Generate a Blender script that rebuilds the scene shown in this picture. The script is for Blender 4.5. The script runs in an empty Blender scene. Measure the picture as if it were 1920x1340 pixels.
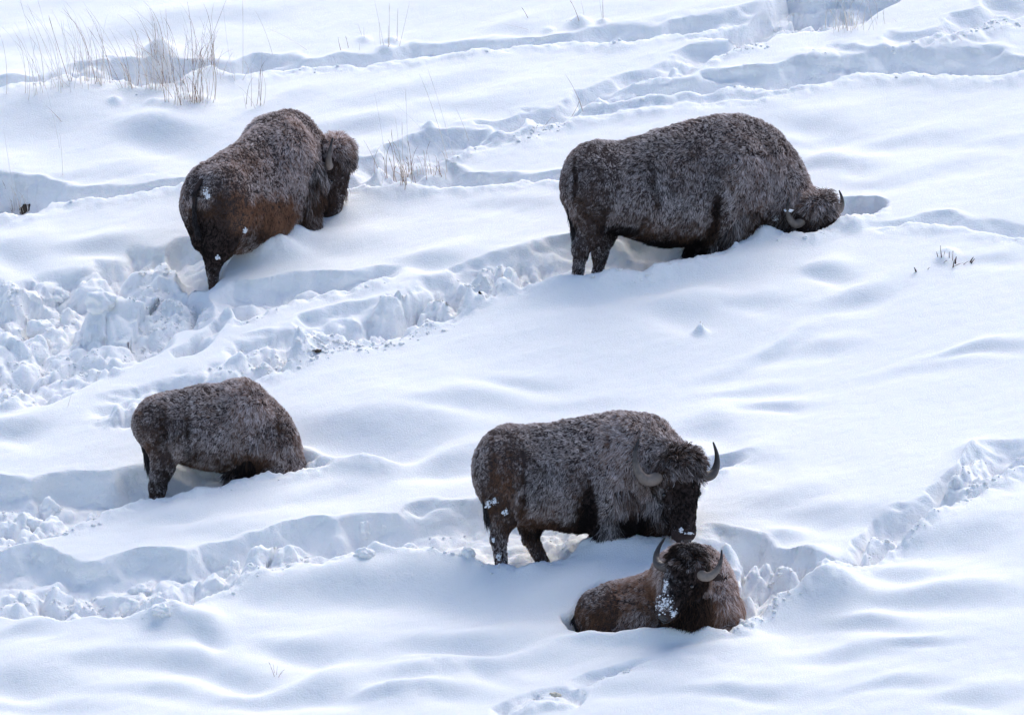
import bpy, math, random
import numpy as np
from mathutils import Vector, Matrix

random.seed(7)
C = bpy.context.scene.collection
S = bpy.context.scene

# ------------------------------------------------------------------ camera, sky, sun, exposure
PITCH = math.radians(10.0)          # the camera looks slightly down at the slope from the far side of the valley
DIST = 90.0
FPX = DIST * 192.0                  # focal length in photograph pixels
CAM = np.array([0.0, -DIST * math.cos(PITCH), DIST * math.sin(PITCH)])
FW = np.array([0.0, math.cos(PITCH), -math.sin(PITCH)])
UP = np.array([0.0, math.sin(PITCH), math.cos(PITCH)])
cd = bpy.data.cameras.new('camera')
cd.sensor_width = 36.0
cd.lens = FPX * 36.0 / 1920.0
cd.clip_start = 1.0
cd.clip_end = 2000.0
cam = bpy.data.objects.new('camera', cd)
cam.location = CAM
cam.rotation_euler = (math.radians(90) - PITCH, 0, 0)
C.objects.link(cam)
S.camera = cam

SUN_EL, SUN_AZ = math.radians(48), math.radians(24)   # azimuth clockwise from +Y (behind the slope), to the right
w = bpy.data.worlds.new('World')
S.world = w
w.use_nodes = True
nt = w.node_tree
nt.nodes.clear()
sky = nt.nodes.new('ShaderNodeTexSky')
sky.sky_type = 'NISHITA'
sky.sun_disc = False
sky.sun_elevation = SUN_EL
sky.sun_rotation = SUN_AZ
sky.altitude = 2200
sky.dust_density = 3.2
sky.air_density = 1.0
sky.ozone_density = 0.9
bg = nt.nodes.new('ShaderNodeBackground')
bg.inputs['Strength'].default_value = 0.15
wo = nt.nodes.new('ShaderNodeOutputWorld')
nt.links.new(sky.outputs[0], bg.inputs['Color'])
nt.links.new(bg.outputs[0], wo.inputs['Surface'])

sl = bpy.data.lights.new('sun', 'SUN')
sl.energy = 2.5
sl.angle = math.radians(54)
sl.color = (1.0, 0.95, 0.87)
sun = bpy.data.objects.new('sun', sl)
sd = Vector((math.sin(SUN_AZ) * math.cos(SUN_EL), math.cos(SUN_AZ) * math.cos(SUN_EL), math.sin(SUN_EL)))
sun.rotation_euler = sd.to_track_quat('Z', 'Y').to_euler()
sun.location = (0, 30, 60)
C.objects.link(sun)

S.view_settings.view_transform = 'Standard'
S.view_settings.look = 'None'
S.view_settings.exposure = 0.53
S.view_settings.gamma = 1.0
S.view_settings.use_curve_mapping = False
S.render.engine = 'CYCLES'
S.cycles.max_bounces = 10
S.cycles.diffuse_bounces = 8
S.cycles.use_adaptive_sampling = False
S.cycles.use_denoising = True

# ------------------------------------------------------------------ picture <-> place
SA, SB = math.tan(math.radians(16.0)), math.tan(math.radians(5.0))   # the slope rises away from us and to the right


def ray(px, py):
    return FW + np.array([1.0, 0, 0]) * ((px - 960) / FPX) + UP * ((670 - py) / FPX)


def P(px, py, Y):
    """point of the upright plane y = Y seen at a picture position"""
    d = ray(px, py)
    t = (Y - CAM[1]) / d[1]
    return CAM + d * t


def G(px, py):
    """point of the undisturbed slope seen at a picture position"""
    d = ray(px, py)
    n = np.array([-SB, -SA, 1.0])
    t = -np.dot(n, CAM) / np.dot(n, d)
    return CAM + d * t


# ------------------------------------------------------------------ noise
def _hash(ix, iy, iz, seed):
    h = (ix.astype(np.int64) * 374761393 + iy.astype(np.int64) * 668265263 + iz.astype(np.int64) * 2147483647 + seed * 1274126177) & 0xFFFFFFFF
    h = ((h ^ (h >> 13)) * 1274126177) & 0xFFFFFFFF
    h = ((h ^ (h >> 16)) * 2246822519) & 0xFFFFFFFF
    h = h ^ (h >> 15)
    return (h & 0xFFFFFF).astype(np.float64) / 16777216.0


def vnoise2(x, y, seed=0):
    """gradient noise, about -1..1"""
    x0, y0 = np.floor(x), np.floor(y)
    fx, fy = x - x0, y - y0
    ux, uy = fx * fx * fx * (fx * (fx * 6 - 15) + 10), fy * fy * fy * (fy * (fy * 6 - 15) + 10)
    z = np.zeros_like(x0)

    def g(dx, dy):
        a = _hash(x0 + dx, y0 + dy, z, seed) * 6.2831853
        return np.cos(a) * (fx - dx) + np.sin(a) * (fy - dy)
    n0 = g(0, 0) * (1 - ux) + g(1, 0) * ux
    n1 = g(0, 1) * (1 - ux) + g(1, 1) * ux
    return (n0 * (1 - uy) + n1 * uy) * 1.5


def fbm2(x, y, seed=0, octv=4, gain=0.5):
    r, a, f = 0, 1.0, 1.0
    for k in range(octv):
        r = r + a * vnoise2(x * f, y * f, seed + k * 17)
        a *= gain
        f *= 2.03
    return r


def worley2(x, y, seed=0):
    x0, y0 = np.floor(x), np.floor(y)
    d1 = np.full(x.shape, 9.0)
    d2 = np.full(x.shape, 9.0)
    val = np.zeros(x.shape)
    z = np.zeros_like(x0)
    for i in (-1, 0, 1):
        for j in (-1, 0, 1):
            cx, cy = x0 + i, y0 + j
            qx = cx + _hash(cx, cy, z, seed)
            qy = cy + _hash(cx, cy, z + 1, seed)
            d = np.hypot(qx - x, qy - y)
            v = _hash(cx, cy, z + 2, seed)
            new = d < d1
            d2 = np.where(new, d1, np.minimum(d2, d))
            val = np.where(new, v, val)
            d1 = np.where(new, d, d1)
    return d1, d2, val


def vnoise3(p, seed=0):
    """value noise on (n,3) points, -1..1"""
    p0 = np.floor(p)
    f = p - p0
    u = f * f * (3 - 2 * f)
    r = 0
    for i in (0, 1):
        for j in (0, 1):
            for k in (0, 1):
                wgt = (u[:, 0] if i else 1 - u[:, 0]) * (u[:, 1] if j else 1 - u[:, 1]) * (u[:, 2] if k else 1 - u[:, 2])
                r = r + wgt * _hash(p0[:, 0] + i, p0[:, 1] + j, p0[:, 2] + k, seed)
    return r * 2 - 1


def worley3(p, seed=0):
    """nearest feature point of a jittered 3d lattice: (distance, point, value)"""
    p0 = np.floor(p)
    best = np.full(len(p), 9.0)
    bp = np.zeros_like(p)
    bv = np.zeros(len(p))
    for i in (-1, 0, 1):
        for j in (-1, 0, 1):
            for k in (-1, 0, 1):
                c = p0 + np.array([i, j, k])
                q = c + np.stack([_hash(c[:, 0], c[:, 1], c[:, 2], seed + s) for s in (1, 2, 3)], 1)
                d = np.linalg.norm(q - p, axis=1)
                m = d < best
                best = np.where(m, d, best)
                bp[m] = q[m]
                bv[m] = _hash(c[:, 0], c[:, 1], c[:, 2], seed + 4)[m]
    return best, bp, bv


def sst(t):
    t = np.clip(t, 0, 1)
    return t * t * (3 - 2 * t)


# ------------------------------------------------------------------ things, parts, materials
def mesh_obj(name, verts, faces, mat, parent=None, smooth=True, loc=None):
    me = bpy.data.meshes.new(name)
    verts = np.asarray(verts, dtype=np.float32)
    if isinstance(faces, np.ndarray) and faces.ndim == 2:
        n, k = faces.shape
        me.vertices.add(len(verts))
        me.vertices.foreach_set('co', verts.ravel())
        me.loops.add(n * k)
        me.loops.foreach_set('vertex_index', faces.astype(np.int32).ravel())
        me.polygons.add(n)
        me.polygons.foreach_set('loop_start', np.arange(0, n * k, k, dtype=np.int32))
        me.update(calc_edges=True)
    else:
        me.from_pydata([tuple(map(float, v)) for v in verts], [], [tuple(int(i) for i in f) for f in faces])
        me.update()
    if smooth:
        me.polygons.foreach_set('use_smooth', [True] * len(me.polygons))
    me.materials.append(mat)
    o = bpy.data.objects.new(name, me)
    C.objects.link(o)
    if parent:
        o.parent = parent
    if loc is not None:
        o.location = loc
    return o


def tag(o, label=None, cat=None, group=None, kind=None):
    if label: o['label'] = label
    if cat: o['category'] = cat
    if group: o['group'] = group
    if kind: o['kind'] = kind
    return o


def new_mat(name):
    m = bpy.data.materials.new(name)
    m.use_nodes = True
    n = m.node_tree.nodes
    l = m.node_tree.links
    return m, n, l, n['Principled BSDF']


def simple_mat(name, col, rough=0.6, noise=0.0, scale=20.0, spec=0.5):
    m, n, l, b = new_mat(name)
    b.inputs['Roughness'].default_value = rough
    b.inputs['Specular IOR Level'].default_value = spec
    if noise:
        tc = n.new('ShaderNodeTexCoord')
        tx = n.new('ShaderNodeTexNoise')
        tx.inputs['Scale'].default_value = scale
        tx.inputs['Detail'].default_value = 4
        l.new(tc.outputs['Object'], tx.inputs['Vector'])
        mx = n.new('ShaderNodeMix')
        mx.data_type = 'RGBA'
        mx.inputs[6].default_value = (*[c * (1 - noise) for c in col], 1)
        mx.inputs[7].default_value = (*[min(1, c * (1 + noise)) for c in col], 1)
        l.new(tx.outputs[0], mx.inputs[0])
        l.new(mx.outputs[2], b.inputs['Base Color'])
    else:
        b.inputs['Base Color'].default_value = (*col, 1)
    return m


# snow: clean, soft, with a fine grain of crystals
M_SNOW, n, l, b = new_mat('snow')
b.inputs['Base Color'].default_value = (0.95, 0.95, 0.955, 1)
b.inputs['Roughness'].default_value = 0.75
b.inputs['Specular IOR Level'].default_value = 0.25
b.inputs['Subsurface Weight'].default_value = 0.3
b.inputs['Subsurface Radius'].default_value = (0.5, 0.7, 1.0)
b.inputs['Subsurface Scale'].default_value = 0.07
tc = n.new('ShaderNodeTexCoord')
t1 = n.new('ShaderNodeTexNoise'); t1.inputs['Scale'].default_value = 60; t1.inputs['Detail'].default_value = 6; t1.inputs['Roughness'].default_value = 0.7
bp_ = n.new('ShaderNodeBump'); bp_.inputs['Strength'].default_value = 0.95; bp_.inputs['Distance'].default_value = 0.012
l.new(tc.outputs['Object'], t1.inputs['Vector'])
l.new(t1.outputs[0], bp_.inputs['Height'])
# crumbly relief where the snow has broken into steep faces
t2 = n.new('ShaderNodeTexNoise'); t2.inputs['Scale'].default_value = 9; t2.inputs['Detail'].default_value = 5; t2.inputs['Roughness'].default_value = 0.6
l.new(tc.outputs['Object'], t2.inputs['Vector'])
ge = n.new('ShaderNodeNewGeometry')
sx = n.new('ShaderNodeSeparateXYZ')
l.new(ge.outputs['True Normal'], sx.inputs[0])
mr = n.new('ShaderNodeMapRange'); mr.inputs[1].default_value = 0.86; mr.inputs[2].default_value = 0.55
l.new(sx.outputs[2], mr.inputs[0])
b2 = n.new('ShaderNodeBump'); b2.inputs['Distance'].default_value = 0.03
l.new(mr.outputs[0], b2.inputs['Strength'])
l.new(t2.outputs[0], b2.inputs['Height'])
l.new(bp_.outputs[0], b2.inputs['Normal'])
l.new(b2.outputs[0], b.inputs['Normal'])

# ------------------------------------------------------------------ the snow slope
def graded(lo, hi, step, far_lo, far_hi):
    core = np.arange(lo, hi + step / 2, step)
    out_hi, out_lo = [], []
    s, v = step, hi
    while v < far_hi:
        s *= 1.25; v += s; out_hi.append(v)
    s, v = step, lo
    while v > far_lo:
        s *= 1.25; v -= s; out_lo.append(v)
    return np.array(out_lo[::-1] + list(core) + out_hi)


gx = graded(-6.0, 6.0, 0.0145, -260, 260)
gy = graded(-9.2, 9.4, 0.0225, -80, 320)
GX, GY = np.meshgrid(gx, gy)            # rows are y
BASE = SA * GY + SB * GX
# picture position of every point of the undisturbed slope
_rx, _ry, _rz = GX - CAM[0], GY - CAM[1], BASE - CAM[2]
_dep = _ry * FW[1] + _rz * FW[2]
_dep = np.maximum(_dep, 5)
PXG = 960 + FPX * _rx / _dep
PYG = 670 - FPX * (_ry * UP[1] + _rz * UP[2]) / _dep
MPP = 1.0 / 192.0 / (math.sin(PITCH) + SA * math.cos(PITCH))   # metres along y per picture pixel upward


def on_slope(pts):
    a = np.array(pts, float)
    return a[:, 0], a[:, 1]


H = np.zeros_like(GX)
near_view = (np.abs(GX) < 9) & (np.abs(GY) < 14)

# wind-packed drifts: long low swells running up to the right
qx = GX * math.cos(0.42) + GY * math.sin(0.42)
qy = -GX * math.sin(0.42) + GY * math.cos(0.42)
AMP = 1 - .7 * np.exp(-((PXG - 1560) / 420) ** 2 - ((PYG - 560) / 300) ** 2)
H += 0.11 * vnoise2(qx * 0.20, qy * 0.36, 3)
H += AMP * 0.022 * vnoise2(qx * 0.5 + 0.3 * vnoise2(qx, qy, 9), qy * 1.15, 5)
H += AMP * 0.007 * (1 - np.abs(vnoise2(qx * 0.75, qy * 2.0, 11))) ** 2
H += AMP * 0.004 * vnoise2(qx * 1.6, qy * 4.0, 12)
H += 0.003 * fbm2(qx * 5, qy * 9, 13, 3)
H += 1.2 * vnoise2(GX * 0.03, GY * 0.03, 21) * sst((np.hypot(GX, GY) - 14) / 30)

# faces of single drifts: crest above, trough below (px, py, half-length, half-height, tilt in degrees up to the right, metres)
FACES = [
    (245, 66, 90, 16, 8, .10), (45, 78, 60, 14, 12, .06), (60, 232, 95, 26, 10, .16), (300, 250, 75, 20, 0, .13),
    (190, 322, 110, 10, 4, .04), (470, 20, 120, 14, 6, .05), (330, 50, 60, 12, 16, .07), (800, 168, 130, 12, 14, .07),
    (560, 190, 90, 14, 18, .07), (700, 236, 90, 12, 14, .08), (905, 190, 110, 12, 4, .06), (980, 42, 60, 8, 6, .05),
    (1250, 36, 120, 10, 10, .05), (1340, 265, 50, 12, 20, .05), (1545, 232, 60, 14, -8, .07), (1540, 262, 60, 9, 0, .03),
    (1720, 262, 110, 9, 8, .05), (1820, 296, 90, 9, 14, .035), (1880, 258, 60, 8, 10, .03), (1560, 300, 50, 8, 10, .05),
    (1551, 508, 34, 10, 2, .10), (1612, 548, 75, 9, 17, .09), (1288, 583, 55, 13, 0, .11), (1415, 566, 60, 9, 3, .06),
    (1470, 640, 46, 8, 22, .08), (1550, 640, 50, 8, 6, .05), (1380, 680, 60, 8, 16, .04), (1850, 658, 70, 5, 10, .06),
    (1470, 752, 70, 6, 4, .05), (1750, 690, 120, 8, 6, .03), (1312, 797, 50, 16, 6, .12), (1420, 720, 90, 7, 6, .03),
    (48, 462, 48, 18, 0, .11), (205, 452, 70, 10, 4, .10), (820, 478, 64, 10, 6, .11), (900, 505, 60, 8, 14, .04),
    (700, 795, 150, 26, 2, .22), (880, 745, 90, 8, 2, .07), (1000, 706, 80, 7, 4, .04), (860, 852, 90, 16, 10, .15),
    (1120, 735, 90, 8, 6, .03), (45, 812, 60, 12, 6, .12), (330, 972, 60, 9, 12, .06), (420, 1000, 110, 12, 8, .06),
    (730, 1090, 240, 20, 2, .20), (1080, 1100, 120, 18, 8, .10), (378, 1178, 36, 12, -6, .12), (590, 1196, 90, 12, -2, .10),
    (350, 1232, 110, 12, 2, .10), (70, 1266, 80, 18, 2, .13), (200, 1230, 60, 12, 10, .06), (880, 1190, 120, 14, 5, .13),
    (1010, 1225, 110, 12, 8, .10), (640, 1272, 56, 16, 14, .16), (800, 1238, 60, 9, -12, .06), (470, 1252, 90, 12, -4, .08),
    (545, 1292, 100, 10, 4, .08), (830, 1300, 90, 9, 0, .09), (930, 1250, 60, 12, -8, .08), (60, 1190, 60, 8, 14, .05),
    (1500, 1148, 80, 28, 6, .22), (1770, 1128, 130, 12, 4, .10), (1640, 1178, 90, 8, -2, .07), (1800, 1010, 120, 20, 6, .15),
    (1690, 1080, 60, 10, 10, .06), (1340, 1222, 100, 9, 4, .07), (1620, 1228, 120, 9, 2, .06), (1750, 1216, 60, 5, 4, .04),
    (1400, 1296, 120, 9, 0, .05), (1850, 1302, 80, 9, 8, .07), (1180, 1290, 70, 10, 8, .06), (1560, 965, 110, 14, 0, .08),
    (1480, 935, 80, 14, 10, .08), (1400, 860, 60, 10, 14, .06), (1150, 545, 130, 12, 12, .08), (1300, 520, 120, 12, 10, .08),
    (640, 450, 90, 14, 8, .05), (740, 1000, 60, 8, 4, .05), (620, 920, 120, 12, 8, .05), (1660, 330, 80, 8, 8, .04),
    (100, 1310, 90, 8, 0, .05), (700, 380, 110, 12, 8, .05), (960, 385, 80, 10, 4, .04), (1880, 480, 60, 8, 10, .04),
    (1560, 420, 40, 8, 4, .03), (1700, 1290, 90, 7, 4, .04), (300, 1290, 100, 9, -3, .05),
]
WPX = PXG + 34 * vnoise2(GX * .8, GY * .55, 401) + 10 * vnoise2(GX * 2.2, GY * 1.6, 403)
WPY = PYG + 17 * vnoise2(GX * .75, GY * .5, 402) + 5 * vnoise2(GX * 1.9, GY * 1.4, 404)
for (fx, fy, rx, ry, tilt, A) in FACES:
    ry = ry * 1.3
    rx = rx * .85
    m = (np.abs(PXG - fx) < 4.2 * rx) & (np.abs(PYG - fy) < 4.2 * (ry + rx * abs(math.sin(math.radians(tilt)))) + 10)
    dx, dy = WPX[m] - fx, fy - WPY[m]
    t = math.radians(tilt)
    xi = (dx * math.cos(t) + dy * math.sin(t)) / rx
    et = (-dx * math.sin(t) + dy * math.cos(t)) / (ry * (1 + 0.25 * np.sin(dx / rx * 1.3)))
    H[m] += A * 0.8 * et * np.exp(-xi * xi / 1.6 - et * et / 2.0)

# small caps of snow over buried tufts (px, py, radius px, metres)
CAPS = [(300, 96, 26, .16), (118, 168, 26, .07), (216, 198, 12, .05), (288, 203, 14, .05), (315, 205, 16, .05), (350, 196, 24, .08),
        (385, 194, 16, .05), (735, 70, 14, .06), (722, 85, 14, .05), (1088, 42, 18, .10), (683, 66, 12, .04), (1313, 615, 11, .10),
        (806, 243, 12, .09), (1778, 478, 16, .06), (1768, 490, 12, .05), (760, 340, 20, .05), (700, 1045, 16, .05), (1130, 38, 9, .04),
        (1030, 52, 10, .03), (155, 150, 16, .05), (20, 165, 30, .05), (250, 120, 20, .05)]
for (fx, fy, r, A) in CAPS:
    m = (np.abs(PXG - fx) < 4 * r) & (np.abs(PYG - fy) < 3 * r)
    H[m] += A * np.exp(-((PXG[m] - fx) / r) ** 2 - ((PYG[m] - fy) / (r * .5)) ** 2)

# clods: three sizes of broken blocks, used only where the herd has churned the snow
wx = GX + 0.12 * vnoise2(GX * 2.2, GY * 2.2, 31) + 0.05 * vnoise2(GX * 6, GY * 6, 33)
wy = GY + 0.12 * vnoise2(GX * 2.2, GY * 2.2, 32) + 0.05 * vnoise2(GX * 6, GY * 6, 34)


def clods(size, seed):
    d1, d2, v = worley2(wx / size, wy / (size * 1.25), seed)
    dome = np.clip(1 - (d1 / 0.86) ** 2, 0, 1) ** 0.8 * (0.2 + 1.0 * v)
    edge = sst((d2 - d1) / 0.35)                 # a shallow joint between neighbouring blocks
    return dome * (0.65 + 0.35 * edge) - 0.35


LUMP = np.zeros_like(H)
sub = near_view
_wx, _wy = wx[sub], wy[sub]
wx, wy = _wx, _wy
L = 0.30 * clods(0.66, 41) + 0.16 * clods(0.33, 42) + 0.045 * clods(0.15, 43) + 0.010 * clods(0.075, 44) + 0.030 * (np.abs(vnoise2(GX[sub] * 5.5, GY[sub] * 5, 47)) - .3) + 0.016 * fbm2(GX[sub] * 9, GY[sub] * 9, 48, 3)
LUMP[sub] = L
ROUGH = np.zeros_like(H)
ROUGH[sub] = 0.022 * fbm2(GX[sub] * 3.2, GY[sub] * 3.2, 51, 5, .58)

CARVE = np.zeros_like(H)
ADD = np.zeros_like(H)


def edge_(t):
    t = np.clip(t, 0, 1)
    return .75 * (1 - (1 - t) ** 2) + .25 * sst(t)


CRUMB = np.zeros_like(H)


def trench(far, near, depth, lump=0.25, wall_far=0.10, wall_near=0.16, bead=0.035, jit=0.05, ends=(0.35, 0.35), seed=1, lump_rim=0.0):
    """a track trodden into the snow between its far and its near rim"""
    fx, fy = on_slope(far)
    nx_, ny_ = on_slope(near)
    x0, x1 = max(fx[0], nx_[0]), min(fx[-1], nx_[-1])
    m = near_view & (PXG > x0 - 90) & (PXG < x1 + 90) & (PYG > min(fy.min(), ny_.min()) - 60) & (PYG < max(fy.max(), ny_.max()) + 60)
    px, py = PXG[m], PYG[m]
    X = GX[m]
    j1 = jit * (vnoise2(X * 2.3, X * 0 + seed, seed) * 1.6 + 0.35 * vnoise2(X * 6.1, GY[m] * 4 + seed, seed + 1))
    j2 = jit * (vnoise2(X * 2.7, X * 0 + seed, seed + 2) * 1.4 + 0.5 * vnoise2(X * 7.3, GY[m] * 4 + seed, seed + 3) + 0.2 * vnoise2(X * 17, GY[m] * 9, seed + 5))
    dF = (py - np.interp(px, fx, fy)) * MPP + j1         # metres nearer than the far rim
    dN = (np.interp(px, nx_, ny_) - py) * MPP + j2       # metres beyond the near rim
    fade = sst((px - x0) * MPP * .45 / max(ends[0], .01)) * sst((x1 - px) * MPP * .45 / max(ends[1], .01))
    dF = dF + (0.05 + .25 * min(lump, .5)) * fbm2(X * 1.7 + seed, GY[m] * 3.5, seed + 9, 3, .4) + 0.35 * min(lump, .6) * LUMP[m]
    wall_far = .12 + wall_far * (1.4 + 1.5 * min(lump, .6))
    depth = depth * .88
    cl = 0.5 + 0.6 * np.clip(lump * 2.5, 0, 1)
    wn = wall_near * (1 + 1.6 * np.clip(lump, 0, .6))
    ins = edge_(dF / wall_far) * edge_(dN / wn) * fade
    c = depth * ins * (1 + 0.25 * vnoise2(X * 1.1, GY[m] * 1.1, seed + 7))
    CARVE[m] = np.maximum(CARVE[m], c)
    inl = sst((dF - wall_far * .5 + .3 * max(0, lump - .4)) / 0.25) * sst((dN + .08) / 0.30) * fade
    ADD[m] += lump * 1.25 * inl * (LUMP[m] + 0.05)
    bn = 0.55 + 0.9 * vnoise2(X * 1.1, GY[m] * 1.1, seed + 8)
    ADD[m] += (0.6 * bead * np.exp(-((dF + .03) / .05) ** 2) + 0.8 * bead * np.exp(-((dN + .06) / .12) ** 2)) * fade * bn
    ADD[m] += ROUGH[m] * (1.0 * ins * cl + 1.5 * cl * np.exp(-((dN + .04) / .10) ** 2) * fade)
    CRUMB[m] = np.maximum(CRUMB[m], (np.exp(-((dN + .05) / .14) ** 2) * (.02 + lump) + .7 * lump * inl) * fade)
    if lump_rim:
        near_rim = np.exp(-((dN + .05) / .22) ** 2) * fade
        ADD[m] += lump_rim * near_rim * np.maximum(0, LUMP[m])


def churn(poly, depth, amp, soft=26):
    """a wide trampled patch"""
    pl = np.array(poly, float)
    m = near_view & (PXG > pl[:, 0].min() - 60) & (PXG < pl[:, 0].max() + 60) & (PYG > pl[:, 1].min() - 60) & (PYG < pl[:, 1].max() + 60)
    px, py = PXG[m] + 14 * vnoise2(GX[m] * 3, GY[m] * 3, 77), PYG[m] + 9 * vnoise2(GX[m] * 3, GY[m] * 3, 78)
    inside = np.zeros(px.shape, bool)
    dist = np.full(px.shape, 1e9)
    n_ = len(pl)
    for i in range(n_):
        a, b2 = pl[i], pl[(i + 1) % n_]
        cond = ((a[1] > py) != (b2[1] > py)) & (px < (b2[0] - a[0]) * (py - a[1]) / (b2[1] - a[1] + 1e-9) + a[0])
        inside ^= cond
        ab = b2 - a
        t = np.clip(((px - a[0]) * ab[0] + (py - a[1]) * ab[1]) / (ab @ ab), 0, 1)
        dist = np.minimum(dist, np.hypot(px - a[0] - t * ab[0], (py - a[1] - t * ab[1]) * 1.8))
    sdist = np.where(inside, dist, -dist)
    k = sst((sdist + 6) / soft)
    CARVE[m] = np.maximum(CARVE[m], depth * k * (0.8 + 0.35 * vnoise2(GX[m] * .9, GY[m] * .9, 79)))
    ADD[m] += amp * k * LUMP[m] + k * ROUGH[m]
    CRUMB[m] = np.maximum(CRUMB[m], .6 * amp * k)


# tracks across the upper slope
trench([(-60, 168), (60, 160), (150, 128), (240, 118), (300, 110), (380, 112), (440, 116), (470, 105), (530, 102), (600, 105), (640, 97), (700, 90), (790, 82), (850, 72), (910, 74), (1000, 68), (1100, 58), (1180, 47), (1240, 42), (1300, 36), (1380, 22), (1440, 5)],
       [(-60, 190), (60, 184), (150, 160), (230, 162), (262, 172), (330, 158), (372, 136), (400, 134), (440, 146), (480, 140), (510, 128), (550, 130), (640, 124), (700, 123), (780, 113), (880, 101), (960, 88), (1040, 80), (1080, 75), (1140, 84), (1180, 80), (1230, 66), (1290, 68), (1350, 52), (1440, 32)],
       .26, .20, .09, .14, .05, .05, seed=101)
trench([(640, 298), (700, 284), (760, 264), (800, 252), (870, 240), (930, 228), (980, 215), (1030, 198), (1060, 184), (1120, 160), (1180, 140), (1220, 120), (1260, 104), (1300, 86), (1370, 70), (1420, 46), (1480, 30)],
       [(640, 350), (700, 338), (760, 332), (810, 318), (850, 296), (900, 276), (960, 262), (1000, 246), (1060, 232), (1110, 205), (1180, 172), (1240, 156), (1290, 140), (1340, 112), (1440, 82), (1480, 70)],
       .26, .72, .22, .16, .03, .06, seed=121, lump_rim=.15)
trench([(1090, 206), (1140, 182), (1170, 170), (1240, 163), (1320, 150), (1390, 141), (1440, 138), (1500, 122), (1560, 112), (1640, 106), (1700, 100), (1760, 100), (1830, 104), (1980, 104)],
       [(1090, 216), (1140, 204), (1200, 196), (1260, 190), (1330, 182), (1380, 178), (1440, 186), (1500, 176), (1560, 162), (1620, 150), (1680, 147), (1780, 150), (1850, 146), (1980, 130)],
       .28, .20, .10, .14, .06, .05, seed=131)
trench([(1000, 240), (1080, 214), (1160, 204), (1260, 196), (1340, 186), (1420, 190), (1480, 180)], [(1000, 246), (1080, 228), (1160, 218), (1260, 206), (1340, 198), (1420, 200), (1480, 190)], .10, .1, .08, .1, .05, .03, seed=133)
trench([(1440, 128), (1500, 116), (1560, 104), (1640, 92), (1700, 74), (1760, 58), (1810, 34), (1860, 14), (1960, -10)],
       [(1440, 134), (1500, 126), (1560, 116), (1640, 112), (1700, 100), (1760, 88), (1830, 74), (1870, 58), (1960, 40)],
       .18, .5, .16, .14, .03, .06, seed=141, lump_rim=.3)
churn([(1320, 70), (1380, 40), (1440, 10), (1470, -30), (1700, -30), (1690, 5), (1640, 35), (1590, 60), (1540, 64), (1480, 66), (1420, 80)], .40, .55, 20)
churn([(1470, 15), (1490, -20), (1590, -20), (1600, 50), (1560, 56), (1520, 52)], .62, .15, 16)
trench([(-60, 330), (0, 330), (70, 332), (120, 345), (180, 349), (240, 340), (300, 330), (350, 325), (420, 330), (560, 330), (680, 330), (760, 336), (800, 335), (850, 314), (880, 324), (920, 330), (980, 327), (1065, 322), (1120, 320)],
       [(-60, 408), (0, 404), (60, 400), (78, 394), (100, 379), (130, 377), (200, 370), (250, 360), (300, 352), (350, 346), (420, 350), (560, 352), (680, 350), (760, 350), (800, 352), (850, 346), (900, 350), (960, 345), (1060, 346), (1120, 344)],
       .24, .14, .08, .12, .05, .05, seed=151)
churn([(-20, 340), (60, 336), (110, 350), (90, 384), (40, 402), (-20, 404)], .42, .06, 18)
trench([(1600, 430), (1700, 412), (1780, 402), (1860, 410), (1900, 424), (1980, 432)], [(1600, 442), (1700, 425), (1800, 428), (1870, 440), (1980, 452)], .12, .1, .1, .12, .04, .04, seed=161)
trench([(690, 306), (740, 304), (800, 300)], [(690, 334), (740, 340), (800, 334)], .30, .25, .1, .12, .04, .05, ends=(.2, .2), seed=163)

# the beds and trenches the animals stand in
trench([(930, 490), (1000, 464), (1060, 458), (1160, 440), (1240, 425), (1340, 410), (1440, 396), (1520, 384), (1580, 374), (1640, 370), (1672, 380)],
       [(930, 558), (1000, 549), (1060, 538), (1110, 534), (1200, 524), (1300, 500), (1370, 472), (1400, 452), (1440, 440), (1470, 445), (1530, 450), (1580, 425), (1640, 408), (1672, 388)],
       .38, .28, .14, .14, .05, .04, ends=(.3, .12), seed=171)
trench([(430, 650), (520, 630), (600, 600), (660, 580), (740, 558), (780, 530), (850, 505), (900, 490), (950, 482), (1020, 464)],
       [(430, 705), (500, 695), (560, 682), (600, 668), (680, 652), (750, 640), (800, 622), (850, 610), (880, 594), (920, 568), (980, 548), (1020, 540)],
       .30, .95, .22, .14, .02, .07, ends=(.4, .2), seed=181)
trench([(150, 760), (230, 742), (300, 722), (380, 700), (450, 682), (520, 660), (580, 650)], [(150, 800), (230, 790), (300, 775), (400, 745), (470, 722), (520, 712), (580, 690)], .20, .55, .24, .16, .01, .06, seed=183)
churn([(-40, 520), (60, 506), (140, 488), (200, 470), (250, 452), (310, 442), (345, 470), (360, 520), (400, 560), (430, 590), (330, 632), (300, 660), (250, 700), (150, 745), (90, 770), (-40, 800)], .26, .95, 40)
churn([(430, 640), (560, 618), (660, 586), (780, 534), (880, 498), (1000, 468), (1050, 470), (980, 540), (880, 590), (820, 612), (700, 640), (600, 662), (500, 690), (420, 706)], .12, .55, 34)
churn([(220, 745), (300, 716), (400, 690), (560, 655), (600, 668), (520, 708), (430, 720), (330, 748), (250, 800), (200, 800)], .10, .5, 26)
churn([(310, 446), (350, 432), (400, 440), (425, 470), (415, 500), (405, 530), (385, 540), (350, 525), (310, 490)], .27, .25, 24)
trench([(380, 540), (440, 520), (500, 516), (570, 512), (600, 508), (700, 506), (765, 500)], [(380, 600), (420, 606), (470, 600), (530, 578), (600, 560), (700, 540), (765, 520)], .34, .45, .12, .2, .02, .06, seed=185)
churn([(380, 620), (420, 590), (440, 600), (400, 650), (330, 680), (320, 660)], .2, .7, 20)
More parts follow.
